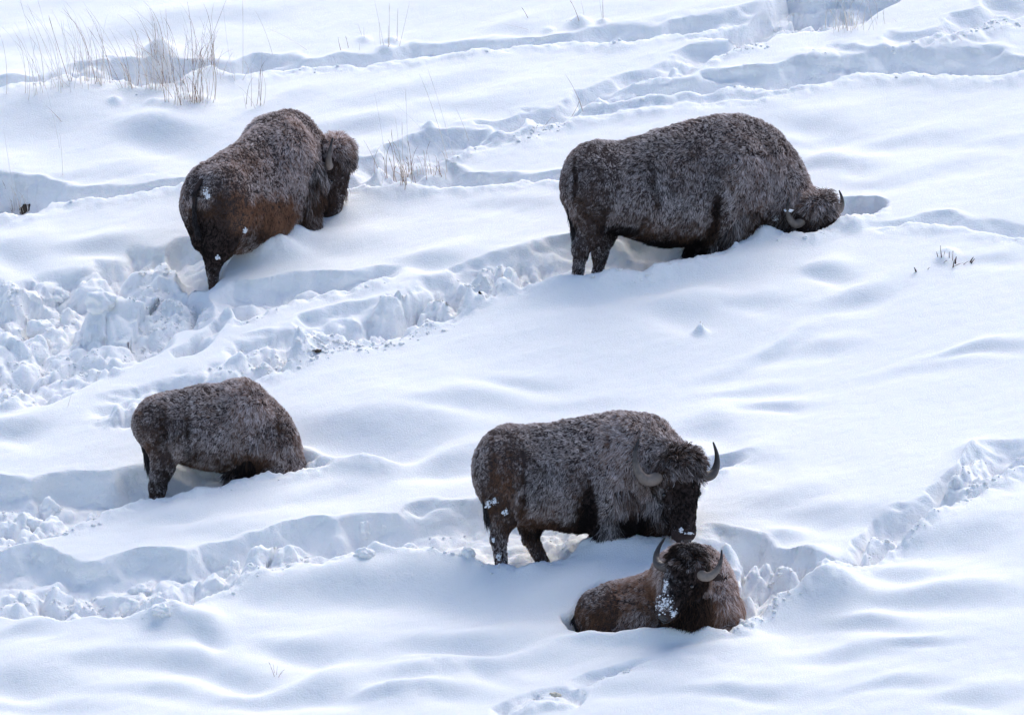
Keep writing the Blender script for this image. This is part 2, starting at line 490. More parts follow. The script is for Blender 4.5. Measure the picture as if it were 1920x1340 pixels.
trench([(-60, 905), (0, 900), (60, 900), (130, 885), (200, 872), (270, 860), (400, 838), (500, 828), (570, 838), (640, 848)],
       [(-60, 1000), (0, 1000), (100, 996), (150, 985), (200, 962), (280, 936), (350, 921), (420, 906), (500, 889), (590, 876), (640, 856)],
       .34, .32, .12, .16, .04, .04, ends=(.1, .15), seed=191)
churn([(-40, 960), (60, 950), (130, 940), (200, 935), (180, 968), (120, 1000), (60, 1020), (-40, 1040)], .35, .7, 18)
churn([(570, 842), (640, 846), (636, 856), (585, 866)], .12, .5, 12)
trench([(-60, 1040), (40, 1030), (60, 1025), (100, 1034), (140, 1056), (190, 1050), (260, 1030), (310, 1035), (350, 1045), (380, 1030), (430, 1015), (500, 1000), (560, 985), (640, 975), (700, 965), (760, 950), (850, 940), (900, 935), (1000, 925), (1120, 905), (1240, 880), (1320, 862), (1380, 850), (1450, 845)],
       [(-60, 1160), (0, 1150), (60, 1140), (150, 1135), (210, 1150), (280, 1156), (330, 1145), (420, 1110), (470, 1086), (550, 1066), (640, 1052), (700, 1046), (800, 1040), (870, 1052), (920, 1066), (1000, 1066), (1060, 1050), (1100, 1026), (1150, 1020), (1240, 1014), (1290, 990), (1310, 940), (1330, 905), (1380, 868), (1450, 850)],
       .30, .34, .10, .14, .04, .05, ends=(.1, .6), seed=201)
churn([(-40, 1120), (60, 1080), (160, 1085), (280, 1100), (330, 1080), (420, 1050), (520, 1030), (640, 1020), (720, 1010), (860, 1020), (920, 1050), (860, 1052), (760, 1044), (640, 1054), (540, 1066), (440, 1096), (330, 1140), (230, 1160), (100, 1160), (-40, 1165)], .30, .65, 26)
trench([(1290, 1010), (1350, 990), (1400, 1004), (1460, 1024), (1510, 1050), (1570, 1060), (1605, 1020), (1640, 975), (1700, 955), (1750, 925), (1800, 878), (1830, 842), (1870, 830), (1980, 812)],
       [(1290, 1180), (1400, 1180), (1440, 1150), (1500, 1112), (1560, 1098), (1590, 1090), (1650, 1060), (1700, 1025), (1760, 980), (1820, 945), (1880, 908), (1980, 880)],
       .34, .80, .22, .14, .02, .06, ends=(.2, .05), seed=211, lump_rim=.25)
churn([(1340, 1020), (1420, 1010), (1500, 1050), (1590, 1090), (1500, 1120), (1420, 1160), (1380, 1150), (1350, 1080)], .30, .6, 30)
churn([(1050, 1130), (1120, 1090), (1240, 1080), (1380, 1090), (1410, 1150), (1395, 1182), (1300, 1180), (1240, 1186), (1150, 1188), (1085, 1180)], .34, .12, 26)
churn([(930, 1330), (980, 1300), (1040, 1280), (1100, 1280), (1110, 1300), (1080, 1330), (1000, 1350), (930, 1360)], .10, .45, 26)
trench([(1040, 1290), (1100, 1262), (1160, 1245), (1240, 1230)], [(1040, 1310), (1100, 1285), (1160, 1262), (1240, 1240)], .12, .2, .1, .1, .02, .04, seed=231)
# a heap at the turn of the right-hand track and mounds beside the trenches
for (hx, hy, rx, ry, A) in [(1835, 862, 34, 26, .16), (1800, 900, 30, 20, .07), (690, 868, 70, 16, .16), (1520, 1046, 40, 14, .10), (1250, 1190, 120, 10, .10),
                            (1110, 1192, 60, 8, .05), (1150, 1030, 70, 14, .08), (1425, 446, 26, 9, .08), (505, 466, 50, 14, .24), (550, 440, 30, 12, .14), (330, 1160, 60, 16, .10), (800, 1240, 70, 18, .12), (1560, 1115, 60, 18, .14), (300, 240, 60, 14, .08), (1590, 300, 80, 20, .06), (740, 1290, 90, 16, .08), (1270, 1240, 120, 14, .06), (95, 960, 24, 14, .12), (1660, 985, 40, 16, -.05),
                            (250, 495, 80, 16, .10), (300, 560, 50, 16, .22), (240, 590, 70, 14, .10), (480, 560, 36, 10, .1), (1470, 1000, 40, 10, .04), (1600, 432, 20, 8, .06)]:
    m = near_view & (np.abs(PXG - hx) < 3.5 * rx) & (np.abs(PYG - hy) < 3.5 * ry)
    ADD[m] += A * np.exp(-((PXG[m] - hx) / rx) ** 2 - ((PYG[m] - hy) / ry) ** 2) * (1 + 6 * ROUGH[m])

Z = BASE + H - CARVE + ADD
# broken, bulging faces on the steep walls: the snow is pushed sideways, not only up
gz = np.gradient(Z, gy, axis=0) - SA
steep = sst((np.abs(gz) - .5) / 1.1) * near_view
SHIFT = np.zeros_like(Z)
sm = steep > 0
SHIFT[sm] = steep[sm] * (.05 * fbm2(GX[sm] * 2.4, Z[sm] * 5.0, 301, 2, .45))


def ground(x, y):
    """height of the finished snow surface"""
    i = np.clip(np.searchsorted(gx, x) - 1, 0, len(gx) - 2)
    j = np.clip(np.searchsorted(gy, y) - 1, 0, len(gy) - 2)
    tx, ty = (x - gx[i]) / (gx[i + 1] - gx[i]), (y - gy[j]) / (gy[j + 1] - gy[j])
    return (Z[j, i] * (1 - tx) + Z[j, i + 1] * tx) * (1 - ty) + (Z[j + 1, i] * (1 - tx) + Z[j + 1, i + 1] * tx) * ty


def on_snow(px, py):
    """where the line of sight at a picture position meets the finished snow"""
    d = ray(px, py)
    t0 = (-14 - CAM[1]) / d[1]
    t1 = (16 - CAM[1]) / d[1]
    last = None
    for t in np.linspace(t0, t1, 900):
        q = CAM + d * t
        if q[2] <= ground(q[0], q[1]):
            return q
        last = q
    return last
ny_, nx_ = Z.shape
idx = np.arange(ny_ * nx_).reshape(ny_, nx_)
quads = np.stack([idx[:-1, :-1].ravel(), idx[:-1, 1:].ravel(), idx[1:, 1:].ravel(), idx[1:, :-1].ravel()], 1)
terr = mesh_obj('snow_ground', np.stack([GX.ravel(), (GY - SHIFT).ravel(), Z.ravel()], 1), quads, M_SNOW)
tag(terr, 'deep snow slope with drifts, trodden trenches and churned clods', kind='structure')
# ------------------------------------------------------------------ animals: distance fields grown into one skin
def project(p):
    r = np.asarray(p) - CAM
    dep = r @ FW
    return 960 + FPX * r[..., 0] / dep, 670 - FPX * (r @ UP) / dep


class Prim:
    def __init__(self, fn, lo, hi, region, k):
        self.fn, self.lo, self.hi, self.region, self.k = fn, np.array(lo), np.array(hi), region, k


def frame(f, s):
    f = np.array(f, float); f /= np.linalg.norm(f)
    s = np.array(s, float); s -= f * (s @ f); s /= np.linalg.norm(s)
    n = np.cross(f, s)
    if n[2] < 0 and abs(n[2]) > .15 or (abs(n[2]) <= .15 and n @ np.array([0, -1, 0]) < 0 and abs(n[1]) > abs(n[0])):
        pass
    return f, s, n


def cap(a, b, ra, rb, region='trunk', k=.06, sq=None):
    """tapered limb from a to b; sq = (direction, factor) flattens it along a direction"""
    a, b = np.array(a, float), np.array(b, float)

    def fn(p):
        if sq is not None:
            d, fac = np.array(sq[0], float), sq[1]
            d = d / np.linalg.norm(d)
            mid = (a + b) / 2
            q = p - mid
            p = mid + q + (q @ d)[..., None] * d * (1 / fac - 1)
        pa = p - a
        ba = b - a
        h = np.clip((pa @ ba) / (ba @ ba), 0, 1)
        return np.linalg.norm(pa - h[..., None] * ba, axis=-1) - (ra + (rb - ra) * h)
    R = max(ra, rb)
    return Prim(fn, np.minimum(a, b) - R, np.maximum(a, b) + R, region, k)


def ell(c, r, axes=None, region='trunk', k=.06):
    c, r = np.array(c, float), np.array(r, float)
    A = np.eye(3) if axes is None else np.array(axes)

    def fn(p):
        q = (p - c) @ A.T
        n0 = np.linalg.norm(q / r, axis=-1)
        n1 = np.linalg.norm(q / (r * r), axis=-1) + 1e-9
        return n0 * (n0 - 1) / n1
    R = r.max()
    return Prim(fn, c - R, c + R, region, k)


def trunk(st, heading=0.0, origin=(0, 0, 0), shear=None, region='trunk', k=.08):
    """st: (along, top, bottom, half width, sideways offset, taper of the upper half)"""
    st = np.array(st, float)
    o = np.array(origin, float)
    ch, sh = math.cos(heading), math.sin(heading)

    # smooth interpolation of the stations
    def ip(x, col):
        xs = st[:, 0]
        ys = st[:, col]
        m = np.gradient(ys, xs)
        i = np.clip(np.searchsorted(xs, x) - 1, 0, len(xs) - 2)
        h = xs[i + 1] - xs[i]
        t = np.clip((x - xs[i]) / h, 0, 1)
        d = (ys[i + 1] - ys[i]) / h
        m0 = np.clip(m[i], -3 * np.abs(d), 3 * np.abs(d))
        m1 = np.clip(m[i + 1], -3 * np.abs(d), 3 * np.abs(d))
        return ((2 * t ** 3 - 3 * t ** 2 + 1) * ys[i] + (t ** 3 - 2 * t ** 2 + t) * h * m0 + (-2 * t ** 3 + 3 * t ** 2) * ys[i + 1] + (t ** 3 - t ** 2) * h * m1)

    def fn(p):
        q = p - o
        s = q[..., 0] * ch + q[..., 1] * sh
        lat = -q[..., 0] * sh + q[..., 1] * ch
        top, bot, hw, off, egg = (ip(s, c) for c in (1, 2, 3, 4, 5))
        hh = np.maximum((top - bot) / 2, .015)
        t = (q[..., 2] - (top + bot) / 2) / hh
        g = hw * (1 - egg * np.clip((t + .6) / 1.6, 0, 1) ** 1.6)
        g = np.maximum(g, .02)
        r = ((np.abs(lat - off) / g) ** 2.2 + np.abs(t) ** 2.2) ** (1 / 2.2)
        d = (r - 1) * np.minimum(g, hh) * .9
        e = np.maximum(st[0, 0] - s, s - st[-1, 0])
        return np.maximum(d, e)
    ext = [o + np.array([a * ch - l * sh, a * sh + l * ch, z]) for a, t_, b_, w_, of, _ in st for l in (of - w_, of + w_) for z in (t_, b_)]
    ext = np.array(ext)
    return Prim(fn, ext.min(0), ext.max(0), region, k)


def grow(prims, cell=.021):
    lo = np.min([p.lo for p in prims], 0) - .12
    hi = np.max([p.hi for p in prims], 0) + .12
    n3 = np.ceil((hi - lo) / cell).astype(int) + 1
    ax = [lo[i] + cell * np.arange(n3[i]) for i in range(3)]
    F = np.full(tuple(n3), 9.0, dtype=np.float64)
    for pr in prims:
        sl_ = []
        for i in range(3):
            a = max(0, int((pr.lo[i] - .14 - lo[i]) / cell)); b2 = min(n3[i], int((pr.hi[i] + .14 - lo[i]) / cell) + 2)
            sl_.append(slice(a, b2))
        sl_ = tuple(sl_)
        gx3, gy3, gz3 = np.meshgrid(ax[0][sl_[0]], ax[1][sl_[1]], ax[2][sl_[2]], indexing='ij')
        d = pr.fn(np.stack([gx3, gy3, gz3], -1))
        f = F[sl_]
        k = pr.k
        h = np.clip(.5 + .5 * (f - d) / k, 0, 1)
        F[sl_] = f * (1 - h) + d * h - k * h * (1 - h)
    # surface nets
    ins = F < 0
    nx3, ny3, nz3 = F.shape
    cnt = np.zeros((nx3 - 1, ny3 - 1, nz3 - 1))
    acc = np.zeros((nx3 - 1, ny3 - 1, nz3 - 1, 3))
    corners = [(i, j, k) for i in (0, 1) for j in (0, 1) for k in (0, 1)]

    def sub_(A, c):
        return A[c[0]:c[0] + nx3 - 1, c[1]:c[1] + ny3 - 1, c[2]:c[2] + nz3 - 1]
    for a in corners:
        for axis in range(3):
            if a[axis] == 0:
                b2 = list(a); b2[axis] = 1
                fa, fb = sub_(F, a), sub_(F, b2)
                cr = (fa < 0) != (fb < 0)
                t = np.where(cr, fa / np.where(cr, fa - fb, 1), 0)
                cnt += cr
                for ax_ in range(3):
                    acc[..., ax_] += np.where(cr, a[ax_] + (t if ax_ == axis else 0), 0)
    act = cnt > 0
    vid = np.full(act.shape, -1)
    vid[act] = np.arange(act.sum())
    ijk = np.argwhere(act)
    V = lo + cell * (ijk + acc[act] / cnt[act][:, None])
    quads_ = []
    for axis in range(3):
        o1, o2 = [(1, 2), (2, 0), (0, 1)][axis]
        A = ins
        sl0 = [slice(1, -1)] * 3; sl1 = [slice(1, -1)] * 3
        sl0[axis] = slice(0, -1); sl1[axis] = slice(1, None)
        a_, b_ = A[tuple(sl0)], A[tuple(sl1)]
        for sign in (0, 1):
            m_ = (a_ & ~b_) if sign == 0 else (~a_ & b_)
            w_ = np.argwhere(m_)
            if not len(w_): continue
            base = w_.copy()
            for k_ in range(3):
                if k_ != axis: base[:, k_] += 1
            def vv(d1, d2):
                q = base.copy(); q[:, o1] -= d1; q[:, o2] -= d2
                return vid[q[:, 0], q[:, 1], q[:, 2]]
            qd = np.stack([vv(1, 1), vv(0, 1), vv(0, 0), vv(1, 0)], 1)
            if sign: qd = qd[:, ::-1]
            quads_.append(qd)
    Q = np.concatenate(quads_)
    Q = Q[(Q >= 0).all(1)]
    # soften
    e = np.concatenate([Q[:, [0, 1]], Q[:, [1, 2]], Q[:, [2, 3]], Q[:, [3, 0]]])
    deg = np.bincount(e.ravel(), minlength=len(V)).astype(float)
    for it in range(3):
        s_ = np.zeros_like(V)
        for c in range(3):
            s_[:, c] = np.bincount(e[:, 0], V[e[:, 1], c], minlength=len(V)) + np.bincount(e[:, 1], V[e[:, 0], c], minlength=len(V))
        V = V * .5 + .5 * s_ / np.maximum(deg, 1)[:, None]
    return V, Q


# fur: tapered strands, coloured root to tip
def fur_material(name):
    m = bpy.data.materials.new(name)
    m.use_nodes = True
    n, l = m.node_tree.nodes, m.node_tree.links
    b = n['Principled BSDF']
    b.inputs['Roughness'].default_value = .8
    b.inputs['Specular IOR Level'].default_value = .2
    at = n.new('ShaderNodeAttribute'); at.attribute_name = 'tone'
    l.new(at.outputs['Color'], b.inputs['Base Color'])
    tr = n.new('ShaderNodeBsdfTranslucent')
    l.new(at.outputs['Color'], tr.inputs['Color'])
    mx = n.new('ShaderNodeMixShader'); mx.inputs[0].default_value = .3
    l.new(b.outputs[0], mx.inputs[1]); l.new(tr.outputs[0], mx.inputs[2])
    l.new(mx.outputs[0], n['Material Output'].inputs['Surface'])
    return m


M_FUR = fur_material('fur_strands')
M_SKIN = simple_mat('underfur', (.045, .032, .030), .95, .5, 30, .1)
M_HORN = simple_mat('horn', (.16, .13, .12), .42, .35, 26, .45)
M_HORN_DARK = simple_mat('horn_dark', (.03, .025, .025), .35, .3, 26, .5)
for hm, pale in ((M_HORN, (.27, .22, .19)), (M_HORN_DARK, (.08, .065, .06))):
    n, l = hm.node_tree.nodes, hm.node_tree.links
    b = n['Principled BSDF']
    at = n.new('ShaderNodeAttribute'); at.attribute_name = 'along'
    wv = n.new('ShaderNodeTexNoise'); wv.inputs['Scale'].default_value = 30; wv.inputs['Detail'].default_value = 5
    tc = n.new('ShaderNodeTexCoord'); l.new(tc.outputs['Object'], wv.inputs['Vector'])
    ad = n.new('ShaderNodeMath'); ad.operation = 'MULTIPLY_ADD'; ad.inputs[1].default_value = .5; ad.inputs[2].default_value = -.25
    l.new(wv.outputs[0], ad.inputs[0])
    a2 = n.new('ShaderNodeMath'); a2.operation = 'ADD'
    l.new(at.outputs['Fac'], a2.inputs[0]); l.new(ad.outputs[0], a2.inputs[1])
    cr_ = n.new('ShaderNodeValToRGB')
    cr_.color_ramp.elements[0].position = .25; cr_.color_ramp.elements[0].color = (*pale, 1)
    cr_.color_ramp.elements[1].position = .85; cr_.color_ramp.elements[1].color = (.022, .018, .018, 1)
    l.new(a2.outputs[0], cr_.inputs[0]); l.new(cr_.outputs[0], b.inputs['Base Color'])
    b.inputs['Roughness'].default_value = .5
    bu = n.new('ShaderNodeBump'); bu.inputs['Strength'].default_value = .6; bu.inputs['Distance'].default_value = .008
    l.new(wv.outputs[0], bu.inputs['Height']); l.new(bu.outputs[0], b.inputs['Normal'])
M_NOSE = simple_mat('nose_skin', (.02, .018, .02), .35, .3, 40, .5)
M_EYE = simple_mat('eye', (.01, .007, .006), .08, 0, 1, .8)
M_CAKED = simple_mat('caked_snow', (.82, .84, .88), .8, .05, 30, .2)
M_HOOF = simple_mat('hoof', (.02, .018, .017), .5, .3, 30, .4)


def strands(name, root, pts, rad, col, parent, off):
    """pts (n,k,3); rad (n,k); col (n,k,3)"""
    n_, k_ = pts.shape[:2]
    cu = bpy.data.hair_curves.new(name)
    cu.add_curves([k_] * n_)
    cu.points.foreach_set('position', (pts - off).astype(np.float32).ravel())
    ra = cu.attributes.get('radius') or cu.attributes.new('radius', 'FLOAT', 'POINT')
    ra.data.foreach_set('value', rad.astype(np.float32).ravel())
    ca = cu.attributes.new('tone', 'FLOAT_COLOR', 'POINT')
    c4 = np.ones((n_, k_, 4), np.float32); c4[..., :3] = col
    ca.data.foreach_set('color', c4.ravel())
    cu.materials.append(M_FUR)
    o = bpy.data.objects.new(name, cu)
    C.objects.link(o)
    o.parent = parent
    return tag(o, kind='stuff')


#            length lift  droop radius clump  frost  brown
REGION = {
    'trunk':   (.045, .40, .25, .0020, .50, .60, .42),
    'hump':    (.060, .48, .30, .0022, .60, .62, .55),
    'rump':    (.032, .33, .20, .0019, .40, .46, .38),
    'neck':    (.070, .48, .40, .0022, .62, .56, .45),
    'thigh':   (.032, .33, .25, .0019, .40, .32, .24),
    'shank':   (.030, .28, .25, .0022, .40, .34, .12),
    'chaps':   (.115, .40, .60, .0027, .60, .38, .12),
    'chest':   (.100, .40, .60, .0027, .60, .20, .08),
    'face':    (.028, .30, .10, .0021, .55, .10, .06),
    'cheek':   (.050, .40, .35, .0023, .60, .16, .10),
    'mop':     (.100, .85, .40, .0026, .90, .30, .16),
    'beard':   (.170, .30, .90, .0026, .60, .10, .05),
    'muzzle':  (.010, .20, .05, .0018, .20, .30, .05),
    'ear':     (.035, .60, .30, .0020, .30, .15, .15),
    'hornbase': (.03, .4, .2, .002, .3, .1, .1),
}
RNAMES = list(REGION)


def fur(V, Q, prims, count, heading, headf, parent, anchor, marks, seed=1, scale=1.0, frost_gain=1.0, brown_gain=1.0, name='fur', horns=()):
    rng = np.random.default_rng(seed)
    T = np.concatenate([Q[:, [0, 1, 2]], Q[:, [0, 2, 3]]])
    a, b, c = V[T[:, 0]], V[T[:, 1]], V[T[:, 2]]
    nn = np.cross(b - a, c - a)
    ar = np.linalg.norm(nn, axis=1)
    # smooth vertex normals
    VN = np.zeros_like(V)
    for i in range(3):
        for cc in range(3):
            VN[:, cc] += np.bincount(T[:, i], nn[:, cc], minlength=len(V))
    VN /= np.linalg.norm(VN, axis=1)[:, None] + 1e-12
    # fewer strands on the side turned away from the photographer and below
    tc_ = (a + b + c) / 3
    wgt = ar * np.where((nn[:, 1] / (ar + 1e-12)) > .35, .45, 1.0)
    wgt[tc_[:, 2] + 0 < ground_np(tc_[:, 0], tc_[:, 1]) - .08] = 0
    pr = wgt / wgt.sum()
    ti = rng.choice(len(T), count, p=pr)
    u, v = rng.random(count), rng.random(count)
    fl = u + v > 1
    u[fl], v[fl] = 1 - u[fl], 1 - v[fl]
    p = a[ti] + u[:, None] * (b[ti] - a[ti]) + v[:, None] * (c[ti] - a[ti])
    n = VN[T[ti, 0]] * (1 - u - v)[:, None] + VN[T[ti, 1]] * u[:, None] + VN[T[ti, 2]] * v[:, None]
    n /= np.linalg.norm(n, axis=1)[:, None]
    # region of every strand
    best = np.full(count, 1e9); reg = np.zeros(count, int)
    for q in prims:
        d = q.fn(p)
        m = d < best
        best[m] = d[m]; reg[m] = RNAMES.index(q.region)
    par = np.array([REGION[r] for r in RNAMES])[reg]
    L, lift, droop, rad, clump, frost, brown = par.T.copy()
    # blur region borders a little
    L = L * scale * (.55 + .7 * rng.random(count)) * (1 + .25 * vnoise3(p * 7, seed))
    hd = np.array([math.cos(heading), math.sin(heading), 0])
    flow = np.tile(-hd * .55 + np.array([0, 0, -.85]), (count, 1))
    onback = n[:, 2] > .4
    flow[onback] = -hd * .95 + np.array([0, 0, -.3])
    isface = np.isin(reg, [RNAMES.index(x) for x in ('face', 'muzzle', 'cheek')])
    flow[isface] = np.array(headf) * (1.0) + np.array([0, 0, -.15])
    ism = reg == RNAMES.index('mop')
    flow[ism] = np.array(headf) * .7 + np.array([0, 0, -.05])
    isl = np.isin(reg, [RNAMES.index(x) for x in ('shank', 'chaps', 'beard', 'chest')])
    flow[isl] = np.array([0, 0, -1.0]) - hd * .1
    nz = np.stack([vnoise3(p * 9, seed + k) for k in (1, 2, 3)], 1) + .6 * np.stack([vnoise3(p * 24, seed + k) for k in (4, 5, 6)], 1)
    flow = flow + .75 * nz + .25 * rng.normal(size=(count, 3))
    flow -= n * (flow * n).sum(1)[:, None]
    flow /= np.linalg.norm(flow, axis=1)[:, None] + 1e-9
    lift = lift * (1 + .7 * vnoise3(p * 14, seed + 8))
    d = flow * (1 - lift * .6)[:, None] + n * lift[:, None]
    d /= np.linalg.norm(d, axis=1)[:, None]
    for hpt in horns:                     # the hair parts round the horns
        hq = np.array(hpt)
        dmin = np.min(np.linalg.norm(p[:, None] - hq[None], axis=2), axis=1)
        L = L * (.25 + .75 * sst((dmin - .05) / .08))
    K = 4
    cs = np.where(L > .08, 15.0, 26.0)
    _, cp, cv = worley3(p * cs[:, None], seed + 20)
    cpt = cp / cs[:, None]
    tk = np.linspace(0, 1, K)
    pts = np.zeros((count, K, 3))
    curl = np.stack([vnoise3(p * 40, seed + k) for k in (11, 12, 13)], 1)
    for i, t in enumerate(tk):
        q = p - n * .006 + d * (L * t)[:, None]
        q = q + np.array([0, 0, -1.0]) * (droop * L * t * t * .6)[:, None]
        q = q + curl * (L * .30 * math.sin(t * 3.0))[:, None]
        tgt = cpt + n * (L * .45)[:, None] + flow * (L * .65)[:, None]
        q = q + (tgt - q) * (clump * t ** 1.5 * .46)[:, None]
        pts[:, i] = q
    prof = np.array([1.0, .95, .7, .18])
    R = .84 * rad[:, None] * prof[None] * (.75 + .5 * rng.random(count))[:, None]
    # colour
    f = frost * frost_gain * 1.12
    up = np.clip(n[:, 2], -1, 1)
    f = f + .14 * up - .22 * np.clip(-up - .1, 0, 1)
    br = brown * brown_gain
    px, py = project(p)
    for (mx, my, rx, ry, df, db, *only) in marks:  # marks shift frost and brown; narrow dark ones paint in crease shade
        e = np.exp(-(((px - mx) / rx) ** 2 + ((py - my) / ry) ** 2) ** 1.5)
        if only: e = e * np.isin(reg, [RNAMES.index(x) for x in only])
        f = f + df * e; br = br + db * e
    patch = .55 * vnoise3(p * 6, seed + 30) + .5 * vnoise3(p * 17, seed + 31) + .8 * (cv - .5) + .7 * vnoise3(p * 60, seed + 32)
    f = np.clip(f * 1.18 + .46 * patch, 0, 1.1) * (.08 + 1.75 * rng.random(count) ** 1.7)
    br = np.clip(br * 1.12 + .25 * vnoise3(p * 5, seed + 33) + .15 * rng.normal(size=count), 0, 1)
    darkc = np.array([.012, .009, .009]); brownc = np.array([.29, .155, .095]); frostc = np.array([.92, .84, .84])
    basec = darkc + (brownc - darkc) * br[:, None]
    col = np.zeros((count, K, 3))
    for i, t in enumerate(tk):
        fr = np.clip(f * (.3, .65, .95, 1.0)[i], 0, 1)[:, None]
        col[:, i] = basec * (.7, .9, 1.1, 1.3)[i] * (1 - fr) + frostc * fr
    return strands(name, None, pts, R, col, parent, anchor)


def ground_np(x, y):
    i = np.clip(np.searchsorted(gx, x) - 1, 0, len(gx) - 2)
    j = np.clip(np.searchsorted(gy, y) - 1, 0, len(gy) - 2)
    return Z[j, i]


def tube_mesh(pts, radii, seg=12):
    pts = [np.array(p, float) for p in pts]
    # smooth the centre line
    fine, fr = [], []
    n_ = len(pts)
    for i in range(n_ - 1):
        p0, p1, p2, p3 = pts[max(i - 1, 0)], pts[i], pts[i + 1], pts[min(i + 2, n_ - 1)]
        for t in np.linspace(0, 1, 6)[:-1]:
            fine.append(.5 * ((2 * p1) + (-p0 + p2) * t + (2 * p0 - 5 * p1 + 4 * p2 - p3) * t * t + (-p0 + 3 * p1 - 3 * p2 + p3) * t ** 3))
            fr.append(radii[i] + (radii[i + 1] - radii[i]) * t)
    fine.append(pts[-1]); fr.append(radii[-1])
    V, F = [], []
    u_ = None
    for i, (c, r) in enumerate(zip(fine, fr)):
        tdir = fine[min(i + 1, len(fine) - 1)] - fine[max(i - 1, 0)]
        tdir = tdir / (np.linalg.norm(tdir) + 1e-9)
        if u_ is None:
            u_ = np.cross(tdir, [.13, .2, .97] if abs(tdir[2]) < .9 else [1, 0, 0])
        u_ = u_ - tdir * (u_ @ tdir)
        u_ = u_ / (np.linalg.norm(u_) + 1e-9)
        v_ = np.cross(tdir, u_)
        for s in range(seg):
            a = 2 * math.pi * s / seg
            V.append(c + r * (u_ * math.cos(a) + v_ * math.sin(a)))
    m = len(fine)
    for i in range(m - 1):
        for s in range(seg):
            F.append((i * seg + s, i * seg + (s + 1) % seg, (i + 1) * seg + (s + 1) % seg, (i + 1) * seg + s))
    F.append(tuple(range(seg))[::-1]); F.append(tuple((m - 1) * seg + s for s in range(seg)))
    return V, F


def blob_mesh(c, r, seed=0, rough=.25, axes=None, sub=2):
    """an irregular lump"""
    import bmesh
    bm = bmesh.new()
    bmesh.ops.create_icosphere(bm, subdivisions=sub, radius=1)
    v = np.array([q.co[:] for q in bm.verts])
    f = [tuple(q.index for q in g.verts) for g in bm.faces]
    bm.free()
    k = 1 + rough * vnoise3(v * 1.7 + seed * 3.1, seed) + rough * .5 * vnoise3(v * 4 + seed, seed + 1)
    v = v * k[:, None] * np.array(r)
    if axes is not None:
        v = v @ np.array(axes)
    return v + np.array(c), f


def head_prims(o, f, s, S=1.0, mop=1.0, beard=1.0):
    """skull, mop, jaw and beard in the head's own frame: f to the nose, s to the side, n out of the forehead"""
    f = np.array(f, float); f /= np.linalg.norm(f)
    s = np.array(s, float); s -= f * (s @ f); s /= np.linalg.norm(s)
    n = np.cross(f, s)
    if n @ np.array([.2, -.6, .8]) < 0:
        n = -n
    A = [f, s, n]

    def q(a, b_, c_):
        return o + S * (a * f + b_ * s + c_ * n)
    down = np.array([0, 0, -1.0])
    pr = [
        ell(q(.02, 0, -.07), np.array([.19, .185, .17]) * S, A, 'cheek', .05),
        ell(q(-.04, 0, .03), np.array([.13, .165, .12]) * S * (.85 + .15 * mop), A, 'mop', .06),
        ell(q(.06, 0, .03), np.array([.09, .12, .07]) * S, A, 'mop', .05),
        cap(q(.12, 0, -.03), q(.42, 0, -.055), .145 * S, .092 * S, 'face', .05),
        ell(q(.475, 0, -.075), np.array([.082, .105, .08]) * S, A, 'muzzle', .04),
        cap(q(.05, 0, -.17), q(.40, 0, -.14), .145 * S, .07 * S, 'cheek', .05),
        ell(q(.17, .125, -.02), np.array([.045, .035, .035]) * S, A, 'face', .03),
        ell(q(.17, -.125, -.02), np.array([.045, .035, .035]) * S, A, 'face', .03),
        cap(q(.02, .13, -.01), q(.03, .185, -.01), .055 * S, .045 * S, 'hornbase', .03),
        cap(q(.02, -.13, -.01), q(.03, -.185, -.01), .055 * S, .045 * S, 'hornbase', .03),
    ]
    if beard:
        j = q(.24, 0, -.22)
        pr.append(cap(j, j + down * .14 * beard * S - f * .02, .075 * S, .035 * S, 'beard', .06, sq=(s, .8)))
    return pr, q, (f, s, n)


def horn_pts(q, side, up=1.0, hl=1.0):
    b0 = q(.02, side * .14, -.01)
    return [b0 + (p - b0) * hl for p in _horn(q, side, up)]


def _horn(q, side, up):
    return [q(.02, side * .14, -.01), q(.06, side * .23, -.012), q(.05, side * .315, .005), q(-.035, side * .37, .02 * up), q(-.14, side * .375, .045 * up), q(-.25, side * .34, .075 * up)]


def hl_(hl, side):
    return hl if np.isscalar(hl) else hl[(side + 1) // 2]


